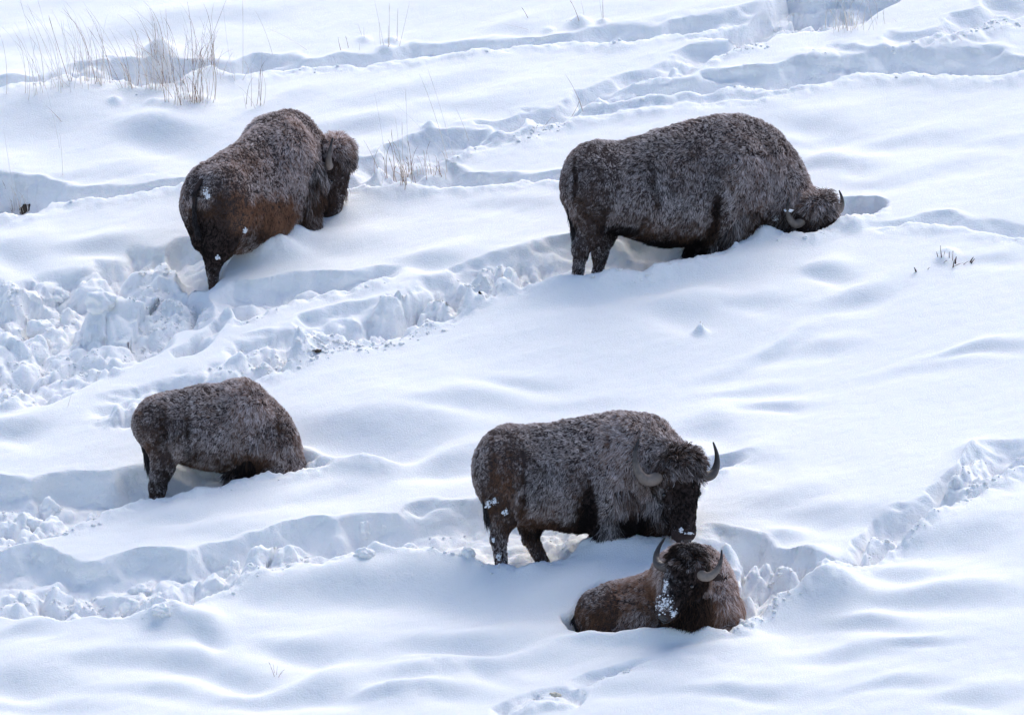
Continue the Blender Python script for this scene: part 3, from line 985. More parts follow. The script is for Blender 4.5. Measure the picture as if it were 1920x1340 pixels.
def head_parts(q, ax, S, root, anchor, horn_r=.05, near=-1, snowy_nose=False, eyes=True, mats=None, hl=1.0):
    f, s, n = ax
    mats = mats or (M_HORN, M_HORN)
    for side, mt in ((-1, mats[0]), (1, mats[1])):
        pts = [p - anchor for p in horn_pts(q, side, 1.0, hl_(hl, side))]
        v, fc = tube_mesh(pts, [r * S * (.5 + .5 * hl_(hl, side)) for r in (horn_r, horn_r * .98, horn_r * .84, horn_r * .60, horn_r * .36, .006)], 14)
        ho_ = mesh_obj('horn', v, fc, mt, root)
        al = ho_.data.attributes.new('along', 'FLOAT', 'POINT')
        al.data.foreach_set('value', (np.arange(len(v)) // 14 / (len(v) / 14)).astype(np.float32))
        # ear: a furred leaf-shaped cup behind and under the horn
        ev, ef = ear_mesh(q(-.02, side * .185, -.10) - anchor, side * s * .8 - n * .35 - f * .15, f, n, S)
        mesh_obj('ear', ev, ef, M_SKIN, root)
        if eyes:
            v, fc = blob_mesh(q(.185, side * .152, -.012) - anchor, np.array([.02, .02, .02]) * S, 1, 0, None, 2)
            mesh_obj('eye', v, fc, M_EYE, root)
    v, fc = blob_mesh(q(.525, 0, -.065) - anchor, np.array([.032, .062, .045]) * S, 5, .12, [f, s, n], 3)
    nose = mesh_obj('nose', v, fc, M_NOSE, root)
    for side in (-1, 1):
        v, fc = blob_mesh(q(.548, side * .034, -.055) - anchor, np.array([.012, .013, .017]) * S, 9, .1, [f, s, n], 1)
        mesh_obj('nostril', v, fc, M_EYE, nose)
    v, fc = tube_mesh([q(.50, -.075, -.105) - anchor, q(.548, -.03, -.115) - anchor, q(.548, .03, -.115) - anchor, q(.50, .075, -.105) - anchor], [.006 * S] * 4, 6)
    mesh_obj('mouth', v, fc, M_EYE, root)


def ear_mesh(base, out, f, n, S):
    out = out / np.linalg.norm(out)
    w_ = np.cross(out, n); w_ /= np.linalg.norm(w_)
    t_ = np.cross(out, w_)
    V, F = [], []
    L = .15 * S
    prof = [(0, .028), (.2, .042), (.45, .05), (.7, .04), (.9, .02), (1, .004)]
    for (a, r) in prof:
        for s in range(10):
            an = 2 * math.pi * s / 10
            V.append(base + out * L * a + w_ * r * S * math.cos(an) + t_ * r * .42 * S * math.sin(an) + t_ * .02 * S * a * a)
    for i in range(len(prof) - 1):
        for s in range(10):
            F.append((i * 10 + s, i * 10 + (s + 1) % 10, (i + 1) * 10 + (s + 1) % 10, (i + 1) * 10 + s))
    F.append(tuple(range(10))[::-1])
    F.append(tuple(50 + s for s in range(10)))
    return V, F


def tail(pts, radii, root, anchor, seed, tuft=.16):
    v, fc = tube_mesh([p - anchor for p in pts], radii, 8)
    t = mesh_obj('tail', v, fc, M_SKIN, root)
    rng = np.random.default_rng(seed)
    n_ = 2200
    pts = np.array(pts)
    u = rng.random(n_) ** .7 * (len(pts) - 1)
    i = np.minimum(u.astype(int), len(pts) - 2)
    fr = (u - i)[:, None]
    p = pts[i] * (1 - fr) + pts[i + 1] * fr
    tip = u / (len(pts) - 1)
    rr = np.interp(u, range(len(radii)), radii)
    dirn = rng.normal(size=(n_, 3)); dirn /= np.linalg.norm(dirn, axis=1)[:, None]
    p = p + dirn * rr[:, None] * .8
    d = pts[i + 1] - pts[i]; d /= np.linalg.norm(d, axis=1)[:, None]
    L = (.05 + tuft * tip ** 4) * (.6 + .6 * rng.random(n_))
    K = 4
    P3 = np.zeros((n_, K, 3))
    for k, tt in enumerate(np.linspace(0, 1, K)):
        P3[:, k] = p + (d * .9 + dirn * .22 + rng.normal(size=(n_, 3)) * .05) * (L * tt)[:, None] + np.array([0, 0, -.25]) * (L * tt * tt)[:, None]
    col = np.zeros((n_, K, 3))
    g = rng.random(n_) ** 2 * .12
    for k in range(K):
        col[:, k] = np.array([.014, .010, .010]) + g[:, None] * (k / 3) * np.array([1, 1, 1.1]) * 1.0
    R = np.tile(np.array([.0024, .0022, .0017, .0006]), (n_, 1))
    strands('tail_tuft', None, P3, R, col, t, anchor)
    return t


def snow_patch(px, py, Y, r, root, anchor, seed):
    c = P(px, py, Y)
    rg = np.random.default_rng(seed)
    v, fc = [], []
    for k in range(int(26 + 26000 * r[0] * r[2])):
        a, b = blob_mesh(c - anchor + rg.normal(size=3) * np.array(r) * np.array([.55, .18, .55]), np.array([.0075, .0035, .0065]) * (.4 + 1.3 * rg.random() ** 2.5), seed + k, .45, None, 1)
        fc += [tuple(i + len(v) for i in q_) for q_ in b]
        v += list(a)
    v = np.array(v)
    o = mesh_obj('snow_patch', v, fc, M_CAKED, root)
    return tag(o, kind='stuff')


def surface_y(V, px, py, tol=6):
    """nearest depth of a skin at a picture position"""
    qx_, qy_ = project(V)
    m = (np.abs(qx_ - px) < tol) & (np.abs(qy_ - py) < tol)
    return V[m, 1].min() if m.any() else V[:, 1].mean()


def bison(label, anchor):
    e = bpy.data.objects.new('bison', None)
    e.location = anchor
    C.objects.link(e)
    return tag(e, label, 'bison', 'bison wading through deep snow on the slope')


def side_stations(rows, ox, oy, sc, Y0, yoff, x0):
    """rows measured on the photograph (x, top, bottom, half width m, upper taper) -> stations in metres; the body runs away at slope yoff"""
    out = []
    for (x, t, b_, hw, egg) in rows:
        X = P(ox + sc * x, oy, Y0)[0]
        Y = Y0 + yoff * (X - x0)
        T, B = P(ox + sc * x, oy + sc * t, Y), P(ox + sc * x, oy + sc * b_, Y)
        out.append((T[0], T[2], B[2], hw, Y, egg))
    return out


FUR_N = 118000
# ---- bull at the upper right, nose in the snow
def bison_upper_right():
    ox, oy, sc = 1020, 180, .35417
    Y0 = G(1110, 528)[1] + .42
    x0 = P(1110, 528, Y0)[0]
    sl_ = .36
    q2 = lambda x, y, off=0.0: (lambda X: P(ox + sc * x, oy + sc * y, Y0 + sl_ * (X - x0) + off))(P(ox + sc * x, 0, Y0)[0])
    anchor = q2(240, 980)
    st = side_stations([(118, 470, 520, .06, 0), (132, 385, 600, .17, 0), (175, 318, 660, .25, .1), (240, 276, 700, .30, .2), (330, 250, 715, .33, .25), (420, 240, 725, .36, .3), (500, 215, 755, .40, .35),
                        (600, 178, 785, .43, .4), (700, 152, 790, .44, .45), (800, 124, 785, .43, .5), (900, 104, 780, .42, .5), (1000, 97, 775, .40, .5), (1090, 108, 760, .38, .5), (1190, 152, 745, .34, .45),
                        (1265, 216, 735, .31, .4), (1325, 290, 730, .28, .3), (1375, 375, 730, .24, .2), (1410, 460, 720, .18, .1), (1435, 540, 660, .10, 0)], ox, oy, sc, Y0, sl_, x0)
    ho = q2(1450, 612, -.34)
    hp, q, ax = head_prims(ho, (.25, -.12, -.96), (.74, .56, .33), 1.12, .7, 0)
    pr = [trunk(st)]
    pr += [
        ell(q2(255, 470, -.02), (.32, .34, .42), None, 'rump', .10),
        cap(q2(255, 540, -.14), q2(245, 735, -.14), .22, .115, 'thigh', .10), cap(q2(240, 735, -.14), q2(195, 810, -.16), .125, .09, 'shank', .06),
        cap(q2(195, 795, -.16), q2(172, 1010, -.16), .074, .052, 'shank', .04),
        cap(q2(300, 560, .16), q2(320, 740, .14), .20, .10, 'thigh', .10), cap(q2(310, 740, .10), q2(292, 840, .06), .12, .078, 'shank', .06), cap(q2(300, 830, .10), q2(268, 1020, .08), .064, .05, 'shank', .04),
        ell(q2(1000, 470, -.10), (.36, .30, .55), None, 'hump', .12),
        ell(q2(1160, 420, -.02), (.25, .26, .42), None, 'neck', .12),
        cap(q2(1040, 600, -.18), q2(960, 800, -.16), .21, .15, 'chaps', .10), cap(q2(960, 800, -.16), q2(925, 980, -.15), .13, .09, 'chaps', .05),
        cap(q2(900, 650, .15), q2(820, 800, .12), .16, .11, 'chaps', .08), cap(q2(820, 800, .12), q2(805, 980, .12), .10, .06, 'shank', .05),
        cap(q2(1240, 560, -.02), q2(1420, 640, -.12), .30, .20, 'neck', .10),
    ] + hp
    V, Q = grow(pr)
    root = bison('frosted dark bison in a trench, its muzzle pushed into snow beside a shadowed hollow', anchor)
    mesh_obj('body', V - anchor, Q, M_SKIN, root)
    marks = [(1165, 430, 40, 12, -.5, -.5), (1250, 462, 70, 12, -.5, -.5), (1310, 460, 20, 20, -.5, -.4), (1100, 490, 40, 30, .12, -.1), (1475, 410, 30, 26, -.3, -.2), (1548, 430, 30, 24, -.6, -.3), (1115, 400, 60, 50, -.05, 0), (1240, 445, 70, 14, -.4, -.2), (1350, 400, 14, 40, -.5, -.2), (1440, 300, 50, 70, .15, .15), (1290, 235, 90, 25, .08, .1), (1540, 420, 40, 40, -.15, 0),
             (1425, 415, 20, 30, -.3, 0), (1220, 370, 60, 40, .14, -.1), (1200, 250, 140, 22, .2, 0), (1380, 225, 60, 16, .15, 0), (1100, 470, 40, 40, -.1, 0), (1222, 330, 7, 26, -.5, -.1), (1234, 375, 7, 26, -.5, -.1), (1215, 415, 12, 14, -.5, -.1), (1345, 395, 7, 30, -.6, -.2), (1335, 430, 10, 16, -.6, -.2), (1080, 330, 4, 40, -.7, -.2), (1150, 290, 40, 12, .2, 0), (1425, 330, 8, 40, -.25, 0), (1445, 275, 6, 30, -.3, 0), (1190, 262, 30, 10, -.25, 0), (1535, 395, 50, 40, .25, .2, 'mop', 'cheek', 'hornbase', 'neck')]  # narrow dark ellipses paint the shade of haunch and shoulder creases into the coat
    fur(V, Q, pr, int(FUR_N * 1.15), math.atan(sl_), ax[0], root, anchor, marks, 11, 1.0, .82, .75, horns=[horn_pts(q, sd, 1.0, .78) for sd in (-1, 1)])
    head_parts(q, ax, 1.10, root, anchor, .048, hl=(.80, .56))
    tl = [q2(205, 335, -.06), q2(150, 400, -.10), q2(128, 500, -.10), q2(140, 620, -.08), q2(165, 735, -.08)]
    tail(tl, [.035, .03, .024, .02, .014], root, anchor, 4, .14)
    c = horn_pts(q, -1, 1.0, .78)
    v, fc = blob_mesh((c[3] + c[4]) / 2 - anchor + np.array([.0, -.0, .02]), np.array([.05, .03, .016]), 3, .3, None, 3)
    mesh_obj('snow_patch', v, fc, M_CAKED, root)
    snow_patch(1454, 409, surface_y(V, 1454, 409) - .01, (.022, .016, .03), root, anchor, 8)


# ---- bison on the upper left, seen from behind, head turned to the right
def bison_upper_left():
    Yh = G(388, 512)[1]
    O = P(388, 532, Yh)
    th = math.radians(57)
    hd = np.array([math.cos(th), math.sin(th), 0]); lf = np.array([-math.sin(th), math.cos(th), 0])
    loc = lambda s, l_, z: O + hd * s + lf * l_ + np.array([0, 0, z])
    anchor = O
    st = [(-.26, 0.905, .85, .10, 0, 0), (-.19, 1.095, .66, .25, 0, .1), (-.06, 1.215, .50, .34, 0, .2), (.15, 1.315, .36, .39, 0, .3), (.40, 1.385, .24, .42, 0, .38), (.65, 1.455, .18, .45, 0, .45), (.90, 1.545, .18, .46, 0, .5), (1.15, 1.625, .25, .44, 0, .52),
          (1.38, 1.655, .32, .40, 0, .52), (1.55, 1.635, .4, .37, -.03, .5), (1.70, 1.535, .5, .34, -.08, .42), (1.84, 1.295, .6, .27, -.16, .3), (2.0, 1.005, .7, .12, -.2, 0)]
    ho = P(636, 288, Yh + 1.34)
    hp, q, ax = head_prims(ho, (.06, -.10, -.98), (.16, .98, -.04), 1.34, 1.0, .6)
    pr = [trunk(st, th, O)]
    pr += [
        ell(loc(.02, -.12, .86), (.30, .26, .36), [hd, lf, [0, 0, 1]], 'rump', .10), ell(loc(.02, .14, .86), (.28, .24, .36), [hd, lf, [0, 0, 1]], 'rump', .10),
        cap(loc(-.02, -.17, .74), loc(-.07, -.11, .42), .24, .19, 'thigh', .09), cap(loc(-.07, -.11, .42), loc(-.10, -.06, .20), .17, .085, 'shank', .06), cap(loc(-.10, -.06, .26), loc(-.06, -.02, -.12), .082, .045, 'shank', .04),
        cap(loc(.02, .19, .74), loc(.02, .18, .42), .22, .12, 'thigh', .09), cap(loc(.02, .16, .44), loc(.06, .12, .26), .10, .07, 'shank', .05), cap(loc(.06, .12, .26), loc(.12, .10, -.12), .065, .045, 'shank', .04),
        ell(loc(1.2, -.14, 1.05), (.42, .30, .52), [hd, lf, [0, 0, 1]], 'hump', .12), ell(loc(1.2, .12, 1.05), (.42, .30, .52), [hd, lf, [0, 0, 1]], 'hump', .12),
        cap(loc(1.35, -.28, .95), loc(1.30, -.32, .50), .22, .15, 'chaps', .09), cap(loc(1.30, -.32, .50), loc(1.30, -.30, .15), .13, .08, 'chaps', .05),
        cap(loc(1.35, .24, .95), loc(1.35, .26, .15), .20, .08, 'chaps', .09),
        cap(loc(1.55, -.02, 1.12), ho - np.array([.05, -.02, .10]), .32, .21, 'neck', .10),
        cap(loc(1.60, -.10, .90), ho + np.array([-.04, 0, -.30]), .26, .17, 'chest', .10),
    ] + hp
    V, Q = grow(pr)
    root = bison('brown bison seen from behind, russet flank showing, below the tall frosted grass', anchor)
    mesh_obj('body', V - anchor, Q, M_SKIN, root)
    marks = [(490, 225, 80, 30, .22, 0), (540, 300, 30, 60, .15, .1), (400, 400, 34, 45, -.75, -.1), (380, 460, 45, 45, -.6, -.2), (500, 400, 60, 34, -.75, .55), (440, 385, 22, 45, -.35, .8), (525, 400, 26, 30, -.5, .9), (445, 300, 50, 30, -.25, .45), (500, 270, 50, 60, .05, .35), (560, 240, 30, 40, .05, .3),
             (355, 350, 20, 60, .15, 0), (560, 350, 30, 40, .2, .05), (470, 230, 50, 25, .3, -.1), (600, 370, 40, 40, -.35, .1), (480, 440, 60, 25, -.4, -.2), (345, 430, 30, 40, -.4, -.2), (625, 250, 30, 20, .1, .35), (375, 365, 14, 20, .25, 0), (440, 330, 5, 20, .4, 0), (466, 345, 6, 20, .5, 0), (500, 380, 40, 30, -.2, .45), (430, 390, 14, 50, -.2, .35), (545, 380, 6, 50, -.4, 0), (357, 345, 3, 24, -.7, 0), (535, 320, 8, 50, .15, .2), (630, 258, 50, 24, .35, .5, 'mop'), (620, 303, 14, 14, -.9, -.5), (385, 470, 50, 40, -.3, -.3), (356, 420, 20, 50, -.5, -.3), (650, 360, 14, 30, .3, .1, 'face', 'muzzle', 'cheek')]  # besides frost and russet: painted crease shade and the dark hollow by the horn
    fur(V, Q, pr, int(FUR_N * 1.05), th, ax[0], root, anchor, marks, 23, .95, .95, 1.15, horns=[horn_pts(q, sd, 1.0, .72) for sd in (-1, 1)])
    head_parts(q, ax, 1.34, root, anchor, .045, mats=(M_HORN, M_HORN_DARK), hl=.72)
    tl = [loc(-.20, .02, 1.10), loc(-.32, .04, .98), loc(-.31, .05, .80), loc(-.30, .06, .70), loc(-.28, .05, .62)]
    tail(tl, [.026, .022, .018, .014, .010], root, anchor, 7, .07)
    for (px, py, r, sd) in [(371, 360, (.035, .02, .05), 1), (375, 367, (.02, .015, .02), 2), (452, 434, (.016, .012, .03), 3), (394, 487, (.022, .015, .022), 4)]:
        snow_patch(px, py, surface_y(V, px, py) - .015, r, root, anchor, sd)
    root.scale = (.905, .905, .95)
    root.location = Vector(O) + Vector((.075, .10, .015))


# ---- young bison on the left, head and forelegs sunk in the snow
def bison_left():
    ox, oy, sc = 230, 690, .21875
    Y0 = G(400, 908)[1] + .42
    x0 = P(400, 900, Y0)[0]
    sl_ = .20
    q2 = lambda x, y, off=0.0: (lambda X: P(ox + sc * x, oy + sc * y, Y0 + sl_ * (X - x0) + off))(P(ox + sc * x, 0, Y0)[0])
    anchor = q2(330, 1100)
    st = side_stations([(125, 420, 480, .05, 0), (145, 365, 570, .14, 0), (190, 298, 640, .21, .1), (260, 250, 700, .25, .2), (350, 217, 740, .28, .3), (450, 196, 780, .31, .35), (560, 172, 815, .34, .4), (680, 140, 850, .35, .4), (800, 137, 870, .35, .45),
                        (900, 132, 870, .35, .45), (1000, 143, 870, .34, .45), (1100, 172, 880, .33, .45), (1200, 217, 900, .31, .4), (1300, 282, 930, .29, .35), (1385, 355, 980, .27, .3), (1445, 440, 1010, .24, .2), (1485, 570, 1030, .21, .1), (1510, 700, 1040, .18, .1), (1540, 800, 1050, .12, 0), (1570, 860, 1050, .07, 0)], ox, oy, sc, Y0, sl_, x0)
    ho = q2(1250, 1090, -.02)
    hp, q, ax = head_prims(ho, (.15, -.05, -.97), (.1, .98, .05), .78, 1.0, 0)
    pr = [trunk(st)] + [
        ell(q2(290, 480, -.02), (.23, .26, .25), None, 'rump', .08),
        cap(q2(345, 560, -.12), q2(345, 840, -.13), .17, .105, 'thigh', .08), cap(q2(345, 840, -.13), q2(300, 1010, -.14), .11, .082, 'shank', .05), cap(q2(300, 1010, -.14), q2(290, 1180, -.14), .08, .06, 'shank', .04),
        cap(q2(310, 600, .13), q2(290, 860, .12), .15, .08, 'thigh', .08), cap(q2(290, 860, .12), q2(262, 1180, .10), .07, .045, 'shank', .05),
        cap(q2(1080, 640, -.14), q2(1010, 900, -.13), .17, .13, 'chaps', .08), cap(q2(1010, 900, -.13), q2(1000, 1150, -.13), .11, .07, 'chaps', .05),
        cap(q2(1060, 700, .13), q2(1000, 1150, .13), .14, .07, 'chaps', .06),
        ell(q2(1020, 420, -.04), (.26, .26, .34), None, 'hump', .1),
        cap(q2(1330, 640, -.02), q2(1340, 900, -.02), .20, .17, 'neck', .08), cap(q2(1450, 780, -.02), q2(1560, 900, -.02), .09, .05, 'neck', .06),
    ] + hp
    V, Q = grow(pr, .019)
    root = bison('small greyish brown woolly bison with its whole head sunk in the snow', anchor)
    mesh_obj('body', V - anchor, Q, M_SKIN, root)
    marks = [(450, 870, 50, 20, -.35, -.2), (330, 810, 40, 60, -.10, -.25), (355, 830, 8, 60, -.3, -.2), (520, 760, 60, 30, .05, .15), (420, 780, 60, 40, .0, .15), (540, 830, 20, 50, -.1, 0), (300, 900, 30, 30, -.15, -.2), (470, 880, 40, 20, -.3, -.1), (352, 800, 5, 20, -.4, 0), (310, 790, 20, 20, -.25, 0), (460, 750, 20, 30, .1, .2), (525, 810, 5, 30, -.4, 0), (410, 850, 60, 12, -.3, 0)]  # the thin dark ellipses are fold shade painted into the wool
    fur(V, Q, pr, int(FUR_N * .85), math.atan(sl_), ax[0], root, anchor, marks, 37, .85, .85, 1.0, horns=[horn_pts(q, sd, 1.0, 1.0) for sd in (-1, 1)])
    head_parts(q, ax, .78, root, anchor, .03)
    tl = [q2(170, 330, -.02), q2(135, 420, -.05), q2(150, 560, -.06), q2(190, 700, -.06), q2(212, 800, -.06)]
    tail(tl, [.028, .024, .02, .016, .012], root, anchor, 9, .07)


# ---- horned bison in the lower middle, looking towards us
def bison_middle():
    ox, oy, sc = 860, 740, .3583
    Y0 = G(1040, 1056)[1] + .45
    x0 = P(1040, 1000, Y0)[0]
    sl_ = .16
    q2 = lambda x, y, off=0.0: (lambda X: P(ox + sc * x, oy + sc * y, Y0 + sl_ * (X - x0) + off))(P(ox + sc * x, 0, Y0)[0])
    anchor = q2(300, 900)
    st = side_stations([(112, 330, 420, .07, 0), (122, 275, 500, .17, 0), (150, 232, 570, .25, .1), (200, 200, 620, .30, .2), (280, 172, 650, .34, .3), (370, 160, 670, .37, .35), (470, 150, 690, .40, .4), (580, 128, 705, .42, .45), (700, 108, 712, .42, .5),
                        (800, 101, 715, .42, .5), (900, 101, 725, .40, .5), (980, 108, 735, .37, .5), (1050, 138, 735, .33, .45), (1100, 190, 730, .29, .4), (1140, 255, 710, .25, .3), (1180, 330, 680, .2, .2), (1215, 430, 600, .1, 0)], ox, oy, sc, Y0, sl_, x0)
    ho = q2(1152, 395, -.42)
    S_ = 1.22
    hp, q, ax = head_prims(ho, (.14, -.36, -.92), (.80, .52, .22), S_, 1.1, 1.15)
    pr = [trunk(st)] + [
        ell(q2(250, 400, -.02), (.32, .34, .40), None, 'rump', .10),
        cap(q2(235, 450, -.15), q2(235, 640, -.16), .20, .125, 'thigh', .10), cap(q2(235, 640, -.16), q2(210, 740, -.17), .115, .078, 'shank', .05), cap(q2(210, 740, -.17), q2(228, 960, -.17), .074, .052, 'shank', .04),
        cap(q2(330, 520, .15), q2(375, 670, .13), .18, .115, 'thigh', .09), cap(q2(375, 670, .12), q2(375, 745, .10), .10, .075, 'shank', .05), cap(q2(375, 745, .10), q2(480, 950, .06), .072, .055, 'shank', .04),
        ell(q2(860, 390, -.12), (.36, .28, .50), None, 'hump', .12),
        cap(q2(850, 520, -.22), q2(800, 720, -.22), .20, .155, 'chaps', .10), cap(q2(790, 720, -.22), q2(700, 860, -.20), .14, .10, 'chaps', .06),
        cap(q2(860, 560, .18), q2(860, 860, .16), .17, .09, 'chaps', .08),
        cap(q2(980, 330, -.08), q2(1130, 380, -.28), .34, .23, 'neck', .12),
        cap(q2(960, 560, -.10), q2(1080, 600, -.30), .24, .16, 'chest', .10),
    ] + hp
    V, Q = grow(pr)
    root = bison('frosted bison standing in a trench with curved horns, looking down over the lying one', anchor)
    mesh_obj('body', V - anchor, Q, M_SKIN, root)
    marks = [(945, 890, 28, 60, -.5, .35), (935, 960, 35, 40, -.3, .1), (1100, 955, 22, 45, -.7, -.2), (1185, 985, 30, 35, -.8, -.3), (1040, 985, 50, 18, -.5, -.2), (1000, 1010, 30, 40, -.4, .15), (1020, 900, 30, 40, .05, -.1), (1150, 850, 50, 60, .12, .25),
             (1200, 850, 30, 40, .1, .1), (1280, 900, 50, 70, -.12, -.05), (1290, 950, 30, 50, -.3, -.3, 'face', 'cheek', 'muzzle'), (1275, 850, 50, 22, -.15, -.1, 'mop'), (1115, 990, 24, 30, -.6, -.4), (1110, 950, 14, 40, -.5, -.4), (1190, 985, 26, 34, -.6, -.4), (1050, 1000, 50, 12, -.5, -.4), (940, 1030, 16, 30, .3, 0), (1238, 915, 12, 14, .4, 0), (1225, 940, 14, 20, .35, 0), (1050, 860, 60, 50, .08, 0), (990, 850, 40, 20, -.05, 0), (1125, 1000, 40, 30, .05, -.1), (1290, 1000, 16, 8, .8, .0, 'muzzle'), (985, 900, 6, 50, -.4, -.1), (982, 950, 8, 20, -.5, 0), (1080, 970, 30, 10, .15, 0), (1020, 875, 10, 8, -.4, 0), (1145, 830, 5, 14, -.5, 0), (925, 850, 6, 50, -.4, 0), (1110, 915, 8, 30, -.4, 0), (1175, 930, 6, 40, -.3, 0)]  # includes painted shade in the body creases, belly gap and armpit
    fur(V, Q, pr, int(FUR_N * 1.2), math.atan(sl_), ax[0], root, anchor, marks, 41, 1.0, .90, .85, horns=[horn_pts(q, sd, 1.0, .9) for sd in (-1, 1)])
    head_parts(q, ax, S_, root, anchor, .05, mats=(M_HORN, M_HORN_DARK), hl=(1.0, .80))
    tl = [q2(140, 250, -.06), q2(118, 330, -.10), q2(120, 430, -.14), q2(135, 520, -.16), q2(150, 600, -.17)]
    tail(tl, [.034, .03, .024, .02, .014], root, anchor, 12, .12)
    for (px, py, r, sd) in [(927, 940, (.03, .02, .03), 11), (948, 960, (.028, .02, .03), 12), (915, 946, (.02, .02, .035), 13), (925, 1012, (.012, .01, .02), 14), (935, 1044, (.02, .015, .035), 15), (1276, 992, (.014, .012, .022), 16), (1292, 999, (.035, .012, .009), 17)]:
        snow_patch(px, py, surface_y(V, px, py) - .012, r, root, anchor, sd)


# ---- horned bison lying in front
def bison_lying():
    ox, oy, sc = 860, 740, .3583
    Y0 = G(1230, 1188)[1] + .55
    x0 = P(1230, 1180, Y0)[0]
    sl_ = -.28
    q2 = lambda x, y, off=0.0: (lambda X: P(ox + sc * x, oy + sc * y, Y0 + sl_ * (X - x0) + off))(P(ox + sc * x, 0, Y0)[0])
    anchor = q2(1000, 1290)
    st = side_stations([(618, 1150, 1200, .05, 0), (650, 1100, 1300, .17, 0), (700, 1052, 1330, .25, .1), (760, 1000, 1340, .30, .2), (820, 975, 1340, .33, .25), (900, 957, 1340, .36, .3), (1000, 925, 1340, .38, .35), (1090, 880, 1340, .39, .4),
                        (1180, 830, 1340, .38, .45), (1260, 805, 1340, .36, .45), (1330, 815, 1340, .33, .4), (1375, 880, 1330, .30, .3), (1405, 960, 1325, .26, .2), (1430, 1060, 1320, .20, .1), (1450, 1180, 1310, .10, 0)], ox, oy, sc, Y0, sl_, x0)
    S_ = 1.0
    ho = q2(1190, 895, -.50)
    hp, q, ax = head_prims(ho, (-.44, -.52, -.73), (.86, -.50, .02), S_, 1.0, 1.1)
    pr = [trunk(st)] + [
        ell(q2(760, 1150, -.14), (.26, .24, .26), None, 'thigh', .08),
        cap(q2(700, 1260, -.3), q2(900, 1290, -.36), .10, .06, 'shank', .05),
        ell(q2(1260, 1040, -.06), (.34, .30, .38), None, 'hump', .10),
        cap(q2(1190, 960, -.10), q2(1185, 960, -.34), .30, .22, 'neck', .10),
        cap(q2(1240, 1080, -.12), q2(1190, 1110, -.36), .30, .22, 'chest', .10),
        cap(q2(1350, 1120, -.12), q2(1370, 1240, -.22), .20, .13, 'chaps', .08), cap(q2(1370, 1230, -.22), q2(1440, 1245, -.28), .10, .07, 'chaps', .05),
    ] + hp
    V, Q = grow(pr)
    root = bison('brown bison lying in the snow in front with upright horns and a snow-crusted muzzle', anchor)
    mesh_obj('body', V - anchor, Q, M_SKIN, root)
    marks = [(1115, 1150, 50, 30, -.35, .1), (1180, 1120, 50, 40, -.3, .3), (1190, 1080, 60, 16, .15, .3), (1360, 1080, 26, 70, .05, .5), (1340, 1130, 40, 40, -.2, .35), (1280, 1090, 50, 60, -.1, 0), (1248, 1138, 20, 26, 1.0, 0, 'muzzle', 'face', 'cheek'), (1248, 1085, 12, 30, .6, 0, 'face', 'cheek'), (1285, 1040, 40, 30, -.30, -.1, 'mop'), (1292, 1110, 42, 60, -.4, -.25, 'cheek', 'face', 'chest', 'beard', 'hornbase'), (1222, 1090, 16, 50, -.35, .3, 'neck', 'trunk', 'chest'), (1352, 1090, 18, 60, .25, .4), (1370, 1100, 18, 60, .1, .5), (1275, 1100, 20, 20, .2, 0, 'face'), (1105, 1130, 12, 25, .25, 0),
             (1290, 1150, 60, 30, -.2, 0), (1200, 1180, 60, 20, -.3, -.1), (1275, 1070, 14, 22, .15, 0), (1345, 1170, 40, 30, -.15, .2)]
    fur(V, Q, pr, int(FUR_N * .95), math.atan(sl_), ax[0], root, anchor, marks, 53, .95, .72, 1.15, horns=[horn_pts(q, sd, 1.0, .86) for sd in (-1, 1)])
    head_parts(q, ax, S_, root, anchor, .052, mats=(M_HORN_DARK, M_HORN), hl=.86)
    for (px, py, r, sd) in [(1246, 1132, (.070, .05, .080), 21), (1247, 1100, (.02, .02, .06), 22), (1262, 1148, (.03, .03, .02), 23)]:
        snow_patch(px, py, surface_y(V, px, py) - .004, r, root, anchor, sd)
    tl = [q2(640, 1130, .0), q2(612, 1170, -.05), q2(625, 1215, -.10), q2(650, 1240, -.14)]
    tail(tl, [.03, .026, .02, .014], root, anchor, 15, .06)


bison_upper_left()
bison_upper_right()
bison_left()
bison_middle()
bison_lying()
# ------------------------------------------------------------------ dry grass and twigs standing out of the snow
M_STRAW = simple_mat('frosted_straw', (.72, .64, .55), .8, .2, 9, .2)
M_RIME = simple_mat('rimed_straw', (.84, .80, .77), .85, .08, 9, .2)
M_REED = simple_mat('reddish_straw', (.34, .22, .16), .8, .3, 9, .2)
M_TWIG = simple_mat('bark', (.07, .04, .035), .85, .4, 30, .2)
M_EARTH = simple_mat('bare_earth', (.07, .055, .045), .95, .5, 14, .1)
HATS = {'straw': M_STRAW, 'rime': M_RIME, 'reed': M_REED, 'twig': M_TWIG}


def blade_mesh(p0, ctrl, p1, r0, seedhead=False, seg=9):
    pts = [p0 * (1 - t) ** 2 + 2 * ctrl * t * (1 - t) + p1 * t * t for t in np.linspace(0, 1, seg)]
    V, F = [], []
    for i, c in enumerate(pts):
        t = i / (seg - 1)
        r = r0 * (1 - .75 * t)
        if seedhead and t > .68:
            r = r0 * (1.15 - 1.3 * abs(t - .84) / .16)
            r = max(r, r0 * .3)
        for s in range(3):
            a = 2.094 * s + i * .2
            V.append(c + np.array([math.cos(a), math.sin(a), .2 * math.sin(a)]) * r)
    for i in range(seg - 1):
        for s in range(3):
            F.append((i * 3 + s, i * 3 + (s + 1) % 3, (i + 1) * 3 + (s + 1) % 3, (i + 1) * 3 + s))
    F += [(2, 1, 0), ((seg - 1) * 3, (seg - 1) * 3 + 1, (seg - 1) * 3 + 2)]
    return V, F


